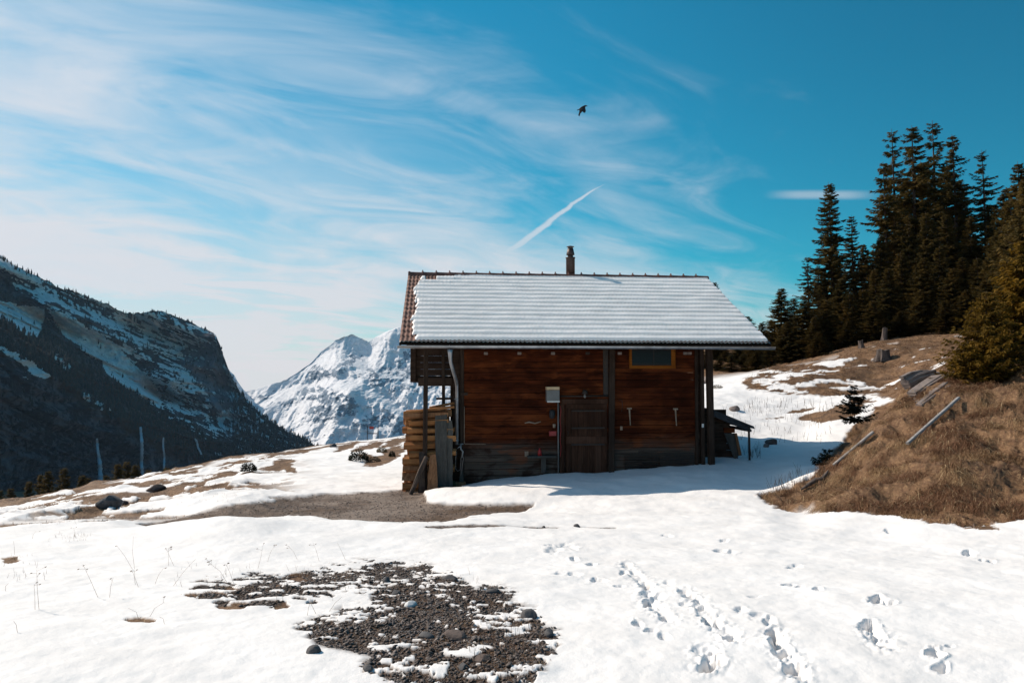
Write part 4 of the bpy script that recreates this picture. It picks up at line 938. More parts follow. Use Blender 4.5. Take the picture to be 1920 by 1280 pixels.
# enclosed loft over the wood store on the left
g = MB(); x0, zb = cl(771, 717, 1.3); x1, _ = cl(868, 717, 1.3); zb2 = cl(790, 722, 1.3)[1]
z = zb
while z < roofz(1.3) - 0.15:
    g.box(x0, x1, 1.3, 1.36, z + .004, min(z + 0.17, roofz(1.3) - .1), b=0.006, tone=random.random()); z += 0.17
v = 1.37
g.build('loft_boarding', M['wall' if 0 else 'beam'], cab)
g = MB(); z = zb
while z < roofz(RUN) - 0.25:
    half = RUN - max(0, (z + 0.17 - EAV)) * RUN / RISE; a_ = max(1.365, RUN - half + .1); b_ = min(2*RUN - 1.3, RUN + half - .1)
    if b_ > a_ + .1: g.box(x0, x0 + 0.05, a_, b_, z + .004, z + .17, b=0.006, tone=random.random())
    z += 0.17
g.build('loft_side_boarding', M['side'], cab)
g = MB(); g.box(cl(784, 720, 1.25)[0], cl(848, 720, 1.25)[0], 1.24, 1.297, zb2 - .02, zb + .12, b=.006, tone=.9); g.box(x0 - .02, x0 + .12, 1.22, 1.297, zb + .01, roofz(1.2) - .15, b=.006, tone=.1)
g.box(x0 + .05, x1, 1.4, BV, zb - .0, zb + .06, tone=.6)
g.build('loft_beam', M['beam'], cab)
g = MB(); a_, z_ = cl(838, 747, 3.0); b_, _ = cl(860, 747, 3.0); g.bar((a_ - .3, 3.0, z_), (b_, 3.0, z_), 0.06); g.build('rail', M['beam'], cab)

# fittings on the front wall
bx = plate('meter_box', 1025, 731, 1049, 753, WV - 0.20, 0.19, 'boxgrey', b=0.01); plate('lid', 1025, 725, 1049, 730.6, WV - 0.22, 0.21, 'boxlid', bx); plate('rim', 1026, 751.5, 1049.5, 754, WV - 0.205, 0.02, 'white', bx)
u_, z0_ = cl(1046.5, 754, WV - .05); _, z1_ = cl(1046.5, 892, WV - .05)
MB().tube([(u_, WV - .05, z0_), (u_, WV - .05, z1_)], 0.02, 8).build('conduit', M['boxgrey'], cab, True)
u_, z0_ = cl(1050.5, 760, WV - .05); _, z1_ = cl(1052, 880, WV - .05)
g = MB(); g.tube([(u_ + .012 * math.sin(k * 1.7), WV - .085, z0_ + (z1_ - z0_) * k / 10 * .8) for k in range(11)], 0.008, 6); g.build('cable', M['red'], cab, True)
u_, z_ = cl(1096, 735, WV - .1)
g = MB(); g.tube([(u_, WV, z_ + .02), (u_, WV - .10, z_ + .05), (u_, WV - .14, z_ + .03)], 0.012, 8); g.tube([(u_, WV - .14, z_ + .07), (u_, WV - .14, z_ + .04), (u_, WV - .14, z_ - .05)], [.03, .055, .085], 14)
lp = g.build('wall_lamp', M['iron'], cab, True); MB().tube([(u_, WV - .14, z_ - .05), (u_, WV - .14, z_ - .09), (u_, WV - .14, z_ - .13), (u_, WV - .14, z_ - .145)], [.02, .036, .03, .01], 12).build('bulb', M['boxgrey'], lp, True)
for (x_, y_2) in ((1180, 764), (1266.5, 765)):
    u_, z_ = cl(x_, y_2, WV - .04); ub, zb_ = cl(x_ + 2, y_2 + 33, WV - .04)
    g = MB(); g.box(u_ - .058, u_ + .058, WV - .065, WV - .015, z_ - .04, z_, b=.006); g.poly([(u_ - .018, WV - .05, z_ - .04), (u_ + .018, WV - .05, z_ - .04), (ub + .008, WV - .05, zb_), (ub - .008, WV - .05, zb_)], (0, .03, 0))
    g.build('wall_peg', M['palewood'], cab)
plate('small_plate', 1163, 799, 1167.5, 806, WV - .03, .02, 'palewood'); plate('small_plate', 1316, 794, 1320, 801, WV - .07, .015, 'white')
u_, z_ = cl(1166, 750, WV - .03); MB().tube([(u_ - .08, WV - .03, z_ + .0), (u_, WV - .05, z_), (u_ + .01, WV - .04, z_ - .12), (u_ - .005, WV - .03, z_ - .3)], .008, 6).build('hook', M['iron'], cab, True)
q = MB()
for k in range(10):
    q.box(cl(1170, 850, WV)[0], cl(1234, 850, WV)[0], WV - .055, WV - .02, cl(1200, 852 + 3.4 * k, WV)[1] - .022, cl(1200, 852 + 3.4 * k, WV)[1], b=.004, tone=.2)
q.build('vent_slats', M['iron'], cab)
q = MB()
for k in range(9):
    z_ = cl(1260, 849 + 3.2 * k, WV)[1] ; q.bar((cl(1236, 850, WV)[0], WV - .06, z_ - .02), (cl(1299, 850, WV)[0], WV - .06, z_ + .0), .02, .03)
q.build('vent_slats', M['iron'], cab)
sh = plate('shelf', 990, 855, 1043, 858, WV - .22, .21, 'greyplank'); plate('bracket', 1015, 858.5, 1024, 886, WV - .08, .06, 'greyplank', sh, tone=.9)
plate('cleat', 984, 846, 991, 856, WV - .05, .04, 'palewood', sh)
# thin bent tube, tap and hose at the left corner
pl = lambda l, v: [(cl(x_, y_2, v)[0], v, cl(x_, y_2, v)[1]) for x_, y_2 in l]
MB().tube(pl([(870.5, 762), (870.5, 829), (871.5, 832), (911, 832.5)], WV - .05), .009, 7).build('bent_tube', M['palewood'], cab, True)
g = MB(); g.tube(pl([(864, 832), (864, 842), (868, 846), (866, 858)], WV - .12), .02, 8); g.tube(pl([(855, 843), (860, 838), (866, 836)], WV - .14), .012, 8); g.tube(pl([(861, 832), (869, 832)], WV - .12), .014, 8)
tp = g.build('water_tap', M['zinc'], cab, True)
MB().tube(pl([(856, 846), (854, 862), (854.5, 878), (858, 883), (863, 880), (864, 860), (867, 850), (869, 858), (866, 880), (864, 890)], WV - .13), .011, 7).build('hose', M['rockpale'], tp, True)
MB().poly(pl([(864, 862), (867, 862), (869, 905), (861, 905)], WV - .1), (0, .02, 0)).build('tap_board', M['greyplank'], cab)
plate('sill_block', 846, 904, 873, 912, WV - .2, .18, 'slab', tone=.1)
plate('wall_bracket', 863, 736, 877, 741, WV - .08, .1, 'post')
for x_ in (911, 974, 1037, 1102, 1162, 1285, 1293):
    u_, z_ = cl(x_, 661, .75); g = MB(); g.box(u_ - .045, u_ + .045, .72, .80, z_ - .05, z_ + .02, b=.012); g.build('rafter_tie', M['rockpale' if x_ != 1102 else 'iron'], cab)
# lean-to on the right gable
lt = MB(); ua, za = cl(1336, 770, 1.6); ub, zb = cl(1412, 800, 1.6)
for k in range(7):
    d_ = 0.45 * k
    lt.poly([(ua, 1.55 + d_, za + .035 + .02 * (k % 2)), (ub, 1.55 + d_, zb + .02 + .02 * (k % 2)), (ub + random.uniform(-.04, .05), 1.55 + d_, zb - .05), (ua, 1.55 + d_, za - .05)], (0, .44, 0), tone=random.random())
lt.bar((ua, 1.6, za - .09), (ub - .1, 1.6, zb - .08), .09); lt.bar((ua + .3, 4.3, za - .2), (ub - .1, 4.3, zb - .08), .09)
lt.bar((ub - .12, 1.5, zb - .09), (ub - .12, 4.4, zb - .09), .07)
lean = lt.build('lean_to_roof', M['roofing'], cab)
g = MB(); z = -0.3
ue, _ = cl(1384, 862, 1.8)
while z < za - .1:
    f_ = min(1, max(0, (z - (cl(1380, 862, 1.8)[1])) / 1.2)); xe = ue - 0.32 * f_
    g.box(uR + .03, xe, 1.8, 1.86, z + .005, z + .18, b=.006, tone=random.random()); z += .185
g.box(uR + .03, ue - .3, 1.87, 4.4, -.3, za - .25, tone=.3)
g.build('lean_to_wall', M['beam'], lean)
MB().poly(pl([(1358, 812), (1379, 812), (1386, 853), (1378, 862)], 1.72), (0, .05, 0), tone=.4).build('leaning_board', M['greyplank'], lean)
MB().poly(pl([(1378, 812), (1382, 812), (1391, 853), (1386, 854)], 1.66), (0, .04, 0), tone=.4).build('leaning_board', M['slab'], lean)
MB().poly(pl([(1357, 802), (1378, 802), (1378, 811), (1358, 811)], 1.76), (0, .04, 0), tone=.1).build('board', M['wall'], lean)
ua_, za_ = cl(1404, 798, 1.6); ub_, zb_ = cl(1405.5, 862, 1.6)
MB().tube([(ua_, 1.6, za_), (ub_, 1.6, zb_)], .032, 8).build('lean_to_post', M['iron'], lean, True)

# ---------------------------------------------------------------- things at the cabin (each its own)
def loose(name, mb, mat, label, cat, group=None, smooth=False, at_=None):
    """a thing built in cabin coordinates, moved so its origin is at its base"""
    bmesh.ops.recalc_face_normals(mb.bm, faces=mb.bm.faces)
    vs = [v.co for v in mb.bm.verts]; lo = Vector((sum(v.x for v in vs) / len(vs), sum(v.y for v in vs) / len(vs), min(v.z for v in vs)))
    for v in mb.bm.verts: v.co -= lo
    o = mb.build(name, M[mat], None, smooth); o.location = cw(lo.x, lo.y, lo.z); o.rotation_euler = (0, 0, TH)
    return tag(o, label, cat, group)
u_, z_ = cl(1035, 776, WV - .06)
g = MB(); g.tube([(u_, WV - .06, z_ + .11), (u_, WV - .06, z_ + .09), (u_, WV - .06, z_ - .02), (u_, WV - .06, z_ - .10), (u_, WV - .06, z_ - .115)], [.03, .07, .075, .06, .03], 12, jit=.05)
loose('hanging_bag', g, 'dark', 'small black bag hanging on the wall under the grey meter box', 'bag', smooth=True)
u_, z_ = cl(1039, 797, WV - .05); g = MB(); g.tube([(u_, WV - .05, z_ + .03), (u_, WV - .05, z_ - .06)], [.04, .032], 12)
loose('cup', g, 'palewood', 'pale cup hanging on the wall below the black bag', 'cup')
a_, zt = cl(1030, 808, WV - .08); b_, zb_ = cl(1043, 817, WV - .08); g = MB(); g.box(a_, b_, WV - .09, WV - .01, zb_, zt, b=.008)
loose('small_box', g, 'red', 'dark red box fixed beside the pipe left of the door', 'box')
a_, zt = cl(1008, 840, WV - .14); b_, zb_ = cl(1016, 854.6, WV - .14); g = MB(); mx_ = (a_ + b_) / 2; g.tube([(mx_, WV - .13, zb_), (mx_, WV - .13, zb_ + .13), (mx_, WV - .13, zb_ + .16), (mx_, WV - .13, zt)], [.048, .048, .02, .02], 14)
loose('bottle', g, 'red', 'red bottle standing on the shelf left of the door', 'bottle', smooth=True)
g = MB(); g.tube(pl([(984, 793), (992, 791), (1003, 793.5), (1014, 790)], WV - .03), [.012, .02, .018, .01], 7, jit=.2)
loose('stick', g, 'palewood', 'pale crooked stick hung flat on the wall left of the door', 'stick')
# split firewood stacked in the wood store: every log a thing
u0w = cl(758, 850, .75)[0]; u1w = cl(846, 850, .75)[0]
lw = u1w - u0w
def log_mesh(r, L_, kind):
    g = MB(); n_ = {0: 4, 1: 3, 2: 8}[kind]; pts = []
    an0 = random.uniform(0, 6.28); K = 4
    ring = []
    if kind == 1: ring = [(0, 0)] + [(r * 1.7 * math.cos(t_), r * 1.7 * math.sin(t_)) for t_ in (0.1, .5, .9, 1.3)]
    elif kind == 0: ring = [(r * math.cos(t_) * random.uniform(.8, 1.15), r * math.sin(t_) * random.uniform(.75, 1.05)) for t_ in (.5, 1.3, 2.5, 3.5, 4.4, 5.6)]
    else: ring = [(r * math.cos(t_ * .785) * .95, r * math.sin(t_ * .785) * .95) for t_ in range(8)]
    cx_ = sum(p[0] for p in ring) / len(ring); cy_ = sum(p[1] for p in ring) / len(ring); n_ = len(ring); vs = []
    for i in range(K):
        tw = random.uniform(-.06, .06); sc_ = random.uniform(.93, 1.06)
        for (p, q_) in ring: vs.append(Vector((-L_ / 2 + L_ * i / (K - 1) + random.uniform(-.008, .008), (p - cx_) * sc_ + tw * .1, (q_ - cy_) * sc_)))
    fs = [tuple(range(n_))[::-1], tuple((K-1)*n_ + k for k in range(n_))] + [(i*n_+k, i*n_+(k+1) % n_, (i+1)*n_+(k+1) % n_, (i+1)*n_+k) for i in range(K-1) for k in range(n_)]
    g._add(vs, fs, random.random()); return g
zs = -3.02 + ZB; ly = 0; grp = 'split firewood stacked under the left eave'
while zs < cl(770, 772, .8)[1] - .02:
    hh = random.uniform(.17, .235); k = 0; v = 0.62
    while v < 3.2:
        r = hh * .5 * random.uniform(.90, 1.12); L_ = lw * random.uniform(.84, 1.04)
        lo_ = log_mesh(r, L_, random.choice([0, 0, 0, 1, 2])).build('firewood_log', M['fresh'] if random.random() < .55 else M['slab'])
        lo_.location = cw(u0w + L_ / 2 + random.uniform(-.10, .10) + .03, v + r, zs + hh * .5); lo_.rotation_euler = (random.choice([0, 3.14]) + random.uniform(-.35, .35), random.uniform(-.05, .05), TH + random.uniform(-.10, .10))
        tag(lo_, 'split log in the stack of firewood under the left eave of the cabin', 'firewood', grp)
        v += 2 * r * 1.0 + .01; k += 1
        if k >= 6 : break
    zs += hh * .93; ly += 1
# slanting boards covering the stack
for i, (ya, yb, v0, lab) in enumerate(((773, 762, .62, 'front raw wooden board lying slanted on top of the firewood stack'), (769, 755, 1.0, 'rear raw wooden board lying slanted on top of the firewood stack'))):
    a_, za_ = cl(757 + 48 * i, ya - 5 * i, v0); b_, zb_ = cl(852, yb, v0); g = MB(); g.bar((a_, v0 + .12, za_ - .01), (b_, v0 + .12, zb_ - .01), .26, .055, up=(0, 1, 0) if 0 else (0, 0, 1), tone=.7, b=.008)
    loose('cover_board', g, 'fresh', lab, 'board')
def lean_board(name, quad, v0, v1, th, mat, label, cat, tone=.5):
    """quad: top-left, top-right, bottom-right, bottom-left photo points; v0 top depth, v1 foot depth"""
    P4 = [(cl(x_, y_2, vv)[0], vv, cl(x_, y_2, vv)[1]) for (x_, y_2), vv in zip(quad, (v0, v0, v1, v1))]
    g = MB(); a_, b_, c_, d_ = [Vector(p) for p in P4]; n_ = 7; L_ = []
    for i in range(n_):
        f_ = i / (n_ - 1); L_.append((a_.lerp(d_, f_) + Vector((random.uniform(-.012, .012), 0, 0)), b_.lerp(c_, f_) + Vector((random.uniform(-.012, .012), 0, 0))))
    ring = [p[0] for p in L_] + [p[1] for p in reversed(L_)]; g.poly(ring, (0, th, 0), tone=tone)
    loose(name, g, mat, label, cat)
lean_board('plank', [(816, 779), (838, 777), (839, 923), (816, 926)], .66, .42, .045, 'greyplank', 'tall grey weathered plank leaning in front of the firewood, left of its shorter neighbour', 'plank', .3)
lean_board('plank', [(838.5, 788), (848.5, 788), (849, 916), (838.5, 920)], .68, .48, .045, 'greyplank', 'narrower grey weathered plank leaning beside the downpipe', 'plank', .8)
lean_board('slab_board', [(806, 853), (817, 851), (822, 931), (799, 934)], .36, .10, .05, 'slab', 'short raw brown board with rounded top leaning against the grey planks', 'board', .3)
lean_board('slab_board', [(786, 848), (796, 846), (797, 936), (784, 937)], .50, .20, .07, 'bark', 'dark bark covered board standing between the leaning pole and raw brown board', 'board', .3)
g = MB(); p_ = [(cl(x_, y_2, v)[0], v, cl(x_, y_2, v)[1]) for x_, y_2, v in ((800, 856, .34), (788, 884, .22), (776, 912, .08), (764, 939, -.04))]
g.tube(p_, [.055, .06, .052, .045], 9, jit=.12); loose('leaning_pole', g, 'bark', 'bark covered pole leaning diagonally at the foot of the firewood stack', 'pole')

# ---------------------------------------------------------------- ground pick
def pick(px, py, d0=3.2, d1=80):
    a_, b_ = ray(px, py); prev = None
    d = d0
    while d < d1:
        g_ = ground_z(a_ * d, d)
        if b_ * d <= g_: return Vector((a_ * d, d, g_))
        d *= 1.004
    return Vector((a_ * d1, d1, ground_z(a_ * d1, d1)))

# ---------------------------------------------------------------- conifers
def kites(P0, D, L, W, Nn):
    """flat needle sprays: (n,3) roots, directions, lengths, widths, side vectors"""
    n = len(P0); D = D / (np.linalg.norm(D, axis=1, keepdims=True) + 1e-9)
    S = np.cross(D, Nn); S /= np.linalg.norm(S, axis=1, keepdims=True) + 1e-9
    L = L[:, None]; W = W[:, None]
    V = np.stack([P0, P0 + D * L * .4 + S * W * .5, P0 + D * L - np.array([0, 0, 1]) * L * .12, P0 + D * L * .4 - S * W * .5], 1)
    return V.reshape(-1, 3), (np.arange(n)[:, None] * 4 + np.arange(4)[None, :])
def conifer(name, H, Rm, seed, nwh, nb, tw, kl, z0=0.06, shag=1.0, bare=0.0, mat='needle', droop=.25, two=1):
    rg = np.random.default_rng(seed)
    root = empty(name, (0, 0, 0))
    bend = rg.uniform(-.015, .015, 2) * H
    axis = lambda f: np.array([bend[0] * f * f, bend[1] * f * f, f * H])
    P0 = []; Dd = []; Ls = []; Ws = []; Ns = []; bt = MB().tube([tuple(axis(f)) for f in (-.02, .0, .03, .2, .4, .6, .8, .93, 1.0)], [r_ * H for r_ in (.018, .015, .0125, .0105, .0082, .006, .0035, .0018, .0008)], 8, jit=.06)
    for wv in range(nwh):
        f = z0 + (1 - z0) * (wv + rg.uniform(-.6, .6)) / nwh; f = min(max(f, z0), .985)
        prof = (1 - f) ** .78 * (0.35 + .65 * min(1, (f - z0) / .18 + .35))
        gap = 1 if rg.random() > .12 * shag else .55
        for k in range(nb):
            if rg.random() < bare * (0.5 + f): continue
            az = rg.uniform(0, 6.283); r = Rm * prof * gap * rg.uniform(1 - .50 * shag, 1 + .22 * shag) + .012 * H
            fb = min(.985, max(z0, f + rg.uniform(-.5, .5) * (1 - z0) / nwh)); dr = np.array([math.cos(az), math.sin(az), 0]); b0 = axis(fb)
            up0 = rg.uniform(-.18, .18) - .14 - droop * (1 - f) + .55 * max(0, f - .7)
            n_ = max(4, int(tw * r / Rm * 1.25) + 3)
            ts = np.sort(rg.random(n_) ** .75)
            z_c = up0 * r * ts + (0.30 * r) * ts ** 2.4
            pos = b0 + dr * (r * ts)[:, None]; pos[:, 2] += z_c
            if two > 1 or H < 5 or wv % 2 == 0:
                e = b0 + dr * r * .85; e[2] += up0 * r * .85 + .30 * r * .85 ** 2.4; md = b0 + dr * r * .45; md[2] += up0 * r * .45 + .05 * r
                bt.tube([tuple(b0), tuple(md), tuple(e)], [.0022 * H, .0013 * H, .0005 * H], 3, cap=False)
            sd = np.cross(dr, [0, 0, 1.0])
            for sg in (-1, 1, 0):
                ln = kl * (1 - .45 * ts) * rg.uniform(.6, 1.25, n_) * (.55 + .45 * min(1, r / Rm * 1.6))
                d_ = dr * .75 + sd * sg * rg.uniform(.5, 1.3, n_)[:, None] + np.array([0, 0, 1.0]) * rg.uniform(-.75, .10, n_)[:, None]
                P0.append(pos.copy()); Dd.append(d_); Ls.append(ln); Ws.append(ln * rg.uniform(.22, .40, n_)); Ns.append(np.array([0, 0, 1.0]) + rg.uniform(-.7, .7, (n_, 3)))
    # leader
    V, Fq = kites(np.concatenate(P0), np.concatenate(Dd), np.concatenate(Ls), np.concatenate(Ws), np.concatenate(Ns))
    bt.build('trunk', M['trunk'], root, True)
    mesh_np('crown', V, Fq, M[mat], root)
    return root
protos = [conifer('spruce_tree', 20, 3.3, 101, 60, 7, 44, .62, .05, 1.2, .12), conifer('spruce_tree', 20, 3.4, 102, 52, 7, 44, .60, .08, 1.6, .24),
          conifer('spruce_tree', 20, 3.9, 103, 62, 8, 46, .66, .03, 1.0, .06), conifer('spruce_tree', 20, 3.2, 104, 48, 6, 42, .58, .12, 1.8, .28)]
used = [False] * 4
def put_tree(px, top, d, k, label, sx=1.0, group='spruces at the forest edge', ground=None):
    p = onray(px, d) if ground is None else Vector(((px - 960) / F * d, d, ground)); _, bz = ray(px, top); H_ = bz * d - p.z
    o = protos[k] if not used[k] else copy_tree(protos[k]); used[k] = True
    s = H_ / 20.0; o.location = (p.x, p.y, p.z - .1); o.scale = (s * sx, s * sx, s) if s > .55 else (.55 * sx * (s / .55) ** .5, .55 * sx * (s / .55) ** .5, s)
    o.rotation_euler = (0, 0, random.uniform(0, 6.28))
    tag(o, label, 'spruce', group); return o
TT = [(1342,525,60,0,'lone spruce top showing just above the right end of the snowy roof'), (1404,590,60,2,'small spruce whose top peeks over the right roof slope'),
 (1465,537,56,2,'pointed dark spruce nearest the right eave, leftmost tall one of the forest edge'), (1492,555,60,0,'slim spruce just right of the leftmost pointed forest spruce'),
 (1519,478,64,3,'thin spruce with a ragged narrow top beside the slim one'), (1538,495,68,1,'ragged spruce just left of the tall pointed one'),
 (1564,338,68,0,'tall pointed spruce standing clear against blue sky left of the big gap'), (1603,402,70,1,'broad shouldered spruce touching the right side of the tall pointed one'),
 (1625,455,74,2,'spruce filling the gap below the streak cloud'), (1668,300,70,1,'left edge spruce of the highest group, with stepped branches'),
 (1686,240,76,3,'tall spruce second from the left in the highest group'), (1722,232,72,1,'dense tall spruce in the middle of the highest group'), (1762,225,78,3,'highest spruce of all, pale thin top reaching above the others'),
 (1801,250,74,1,'tall ragged spruce right of the highest one'), (1856,278,76,3,'gaunt spruce with sparse upswept branches, alone before the right edge'), (1893,350,66,2,'dark spruce half hidden beside the gaunt one'), (1924,300,62,0,'big spruce cut by the right edge of the picture'),
 (1745,395,64,2,'full bushy spruce below the highest group'), (1828,402,66,0,'mid height spruce between the ragged and the gaunt spruces')]
for (px, top, d, k, lab) in TT: put_tree(px, top, d, k, lab, random.uniform(1.05, 1.3))
fill = 'lower dark spruce filling the forest edge behind the brown knoll'
for (px, top, d, k) in [(1430,602,54,2),(1448,596,60,0),(1385,640,55,2),(1362,650,56,0),(1410,640,52,2),(1340,640,58,2),(1350,668,50,2),(1372,662,48,0),(1395,660,48,2),(1418,655,47,2),(1442,650,48,0),(1385,600,64,2),(1325,655,52,2),(1310,660,52,2),(1478,600,52,2),(1507,560,54,2),(1530,590,52,0),(1552,560,54,2),(1580,520,56,2),(1598,545,54,0),(1622,540,55,2),(1645,500,58,0),(1655,440,66,2),(1672,500,56,2),(1695,470,60,0),(1708,400,68,1),(1735,480,58,2),(1765,460,60,0),(1782,400,66,2),(1790,500,56,2),(1812,480,60,2),(1840,480,58,0),(1868,440,60,2),(1885,470,56,2),(1908,420,58,0),(1935,400,60,2),(1960,340,64,0),(1990,300,66,2),(2030,330,60,1),(1575,450,74,3),(1545,520,74,1),(1700,330,80,2),(1740,300,82,0),(1780,310,82,2),(1820,340,82,1),(1870,380,80,0),(1905,372,48,2),(1932,330,44,0),(1880,430,50,2),(1590,600,52,2),(1640,560,52,2),(1535,620,50,2),(1730,540,52,2),(1775,560,50,0),(1690,580,52,2),(1815,540,50,2),(1850,520,48,0)]:
    o = put_tree(px, top, d, k, fill, 1.25, 'lower spruces filling the forest edge')
grv = 'dark conifer of the valley row showing behind the snowy slope at the lower left'
for (px, top, d, k) in [(60,900,150,2),(82,885,156,0),(97,879,150,2),(128,872,145,0),(158,888,150,2),(172,892,158,2),(205,886,150,0),(228,866,146,2),(244,860,150,0),(262,868,146,2),(285,876,150,0),(30,912,150,2),(8,915,155,0),(316,874,150,2)]:
    put_tree(px, top, d, k, grv, 0.95, 'valley conifers behind the snowy slope')
def place(root, p, s, label, cat, rz=0.0, sx=1.0, group=None):
    root.location = p; root.scale = (s * sx, s * sx, s); root.rotation_euler = (0, 0, rz); tag(root, label, cat, group)
p = onray(1850, 17.3); r_ = conifer('young_spruce', 2.2, 1.25, 201, 30, 14, 22, .17, .02, .8, 0, 'needle2', .10, 2); place(r_, p - Vector((0, 0, .1)), 1.0, 'bushy young yellow green spruce on top of the grassy bank', 'young spruce')
p = onray(1925, 18.6); r_ = conifer('young_spruce', 3.1, 1.5, 202, 36, 12, 26, .26, .02, .9, 0, 'needle2', .15, 2); place(r_, p - Vector((0, 0, .1)), 1.0, 'larger yellow green spruce leaning into the picture at the right edge', 'young spruce')
p = onray(1815, 17.0); r_ = conifer('young_spruce', 1.05, .62, 204, 16, 12, 16, .14, .02, .7, 0, 'needle2', .05, 2); place(r_, p - Vector((0, 0, .08)), 1.0, 'lowest spruce bush at the left foot of the yellow green clump', 'young spruce')
p = onray(1930, 27); r_ = conifer('young_spruce', 5.6, 1.5, 205, 30, 10, 20, .3, .02, .9, 0, 'needle', .15, 2); place(r_, p - Vector((0, 0, .1)), 1.0, 'dark spruce rising behind the yellow green clump', 'young spruce')
p = Vector(((1600 - 960) / F * 19.5, 19.5, 0)); p.z = ray(1600, 790)[1] * 19.5
r_ = conifer('small_fir', 1.0, .58, 203, 9, 9, 16, .14, .02, .6, 0, 'needle3', .0, 2); place(r_, p, 1.0, 'small dark fir with flat layered branches behind the grassy bank', 'fir')
p = onray(1548, 16.3); r_ = conifer('fir_seedling', .42, .42, 206, 5, 7, 14, .13, .05, .6, 0, 'needle3', .0, 2); place(r_, p, 1.0, 'low dark fir seedling at the shaded foot of the bank', 'fir')
# low bushes on the left slope
def bush(px, py, wpx, hpx, label, mat='needle3', d=None):
    p = pick(px, py) if d is None else onray(px, d)
    wd = wpx * p.y / F; hg = hpx * p.y / F; rg = np.random.default_rng(int(px)); n_ = 700
    th = rg.uniform(0, 6.28, n_); rr = rg.random(n_) ** .5 * wd / 2; zz = rg.random(n_) * hg * np.sqrt(np.clip(1 - (rr / (wd / 2)) ** 2, .05, 1))
    P0 = np.stack([rr * np.cos(th), rr * np.sin(th) * .8, zz * .85], -1); D_ = np.stack([np.cos(th), np.sin(th), rg.uniform(.2, 1.6, n_)], -1) + rg.uniform(-.5, .5, (n_, 3))
    L_ = rg.uniform(.25, .6, n_) * hg * .5; V, Fq = kites(P0, D_, L_, L_ * .28, rg.uniform(-1, 1, (n_, 3)))
    o = mesh_np('dwarf_pine', V, Fq, M[mat]); o.location = p; tag(o, label, 'bush', 'low bushes on the left slope')
bush(466, 884, 26, 20, 'small round dark bush alone on the snowy slope left of centre'); bush(672, 864, 32, 24, 'ragged dark bush on the slope near the far wire frame')
bush(700, 866, 26, 12, 'flat low bush just right of the ragged dark bush'); bush(735, 856, 10, 12, 'tiny dark sprig beside the firewood stack'); bush(716, 848, 18, 12, 'small twiggy bush above the flat low bush', 'needle'); bush(1345, 728, 20, 8, 'brown twiggy bush at the snow edge right of the cabin', 'needle')

# ---------------------------------------------------------------- stumps, stones, poles
def stump(px, d, wpx, hpx, label, lean=0.0, roots=5):
    p = onray(px, d); r = wpx * d / F / 2; h = hpx * d / F; g = MB(); n_ = 14; rg = random.Random(int(px))
    vs = []; lv = 6; ph = [rg.uniform(.8, 1.2) for _ in range(n_)]; tp_ = [rg.uniform(-.12, .12) * h for _ in range(n_)]
    for i in range(lv):
        f = i / (lv - 1); rr = r * (1.55 - 1.2 * f + .65 * f * f)
        for k in range(n_): a = 6.283 * k / n_; fl = 1 + (.35 * (1 - f) ** 3) * math.sin(a * roots) ; vs.append(Vector((math.cos(a) * rr * ph[k] * fl + lean * f * h, math.sin(a) * rr * ph[k] * fl, f * h + (tp_[k] if i == lv - 1 else 0) - .1 * (1 - f))))
    vs.append(Vector((lean * h, 0, h * .93)))
    fs = [(i*n_+k, i*n_+(k+1) % n_, (i+1)*n_+(k+1) % n_, (i+1)*n_+k) for i in range(lv-1) for k in range(n_)] + [((lv-1)*n_+k, (lv-1)*n_+(k+1) % n_, lv*n_) for k in range(n_)]
    g._add(vs, fs, .5); o = g.build('tree_stump', M['stump']); o.location = p; tag(o, label, 'tree stump', 'tree stumps on the knoll')
stump(1657, 43, 20, 20, 'wide dark tree stump, largest on the brown knoll'); stump(1659, 50, 9, 24, 'tall split stump behind the wide dark one', .08); stump(1617, 47, 8, 15, 'small thin pale stump left of the others', -.2); stump(1893, 47, 16, 14, 'low stump near the trees at the far right')
def stone(px, py, wpx, hpx, label, mat='rock', name='boulder', group=None, flat=1.0, cat='boulder', d=None, sink=.25):
    p = pick(px, py) if d is None else onray(px, d); wd = wpx * p.y / F; hg = hpx * p.y / F
    bm = bmesh.new(); bmesh.ops.create_icosphere(bm, subdivisions=3, radius=.5)
    rs = random.Random(int(px * 7 + py)); o3 = [Vector((rs.uniform(-1, 1), rs.uniform(-1, 1), rs.uniform(-1, 1))).normalized() for _ in range(9)]; hh_ = [rs.uniform(.28, .46) for _ in o3]
    for v in bm.verts:
        for q_, h_ in zip(o3, hh_):
            e = v.co.dot(q_) - h_
            if e > 0: v.co -= q_ * e * .92
        v.co += v.co.normalized() * rs.uniform(-.008, .008)
        v.co.x *= wd * 1.15; v.co.y *= wd * .9; v.co.z *= hg * 1.7
    me = bpy.data.meshes.new(name); bm.to_mesh(me); bm.free(); me.materials.append(M[mat])
    o = bpy.data.objects.new(name, me); col.objects.link(o); o.location = p + Vector((0, 0, hg * sink)); o.rotation_euler = (0, 0, rs.uniform(0, 3)); return tag(o, label, cat, group)
stone(205, 948, 44, 18, 'largest dark boulder lying on the left snowy slope'); stone(292, 920, 32, 11, 'long low dark boulder right of the largest one', 'rockbrown'); stone(232, 947, 16, 8, 'small brown boulder touching the largest dark boulder', 'rockbrown')
stone(624, 838, 15, 7, 'small dark boulder on the skyline between cliff and snowy mountain'); stone(1376, 770, 24, 9, 'flat topped grey boulder in the snow right of the cabin', 'rockpale'); stone(1322, 718, 26, 9, 'snow dusted grey boulder against the forest right of the cabin wall', 'rockpale')
stone(1447, 832, 26, 9, 'tilted brown slab stone resting on snow beyond the lean-to', 'rockbrown'); stone(1437, 838, 12, 7, 'grey stone wedged under the tilted brown slab stone', 'rockpale')
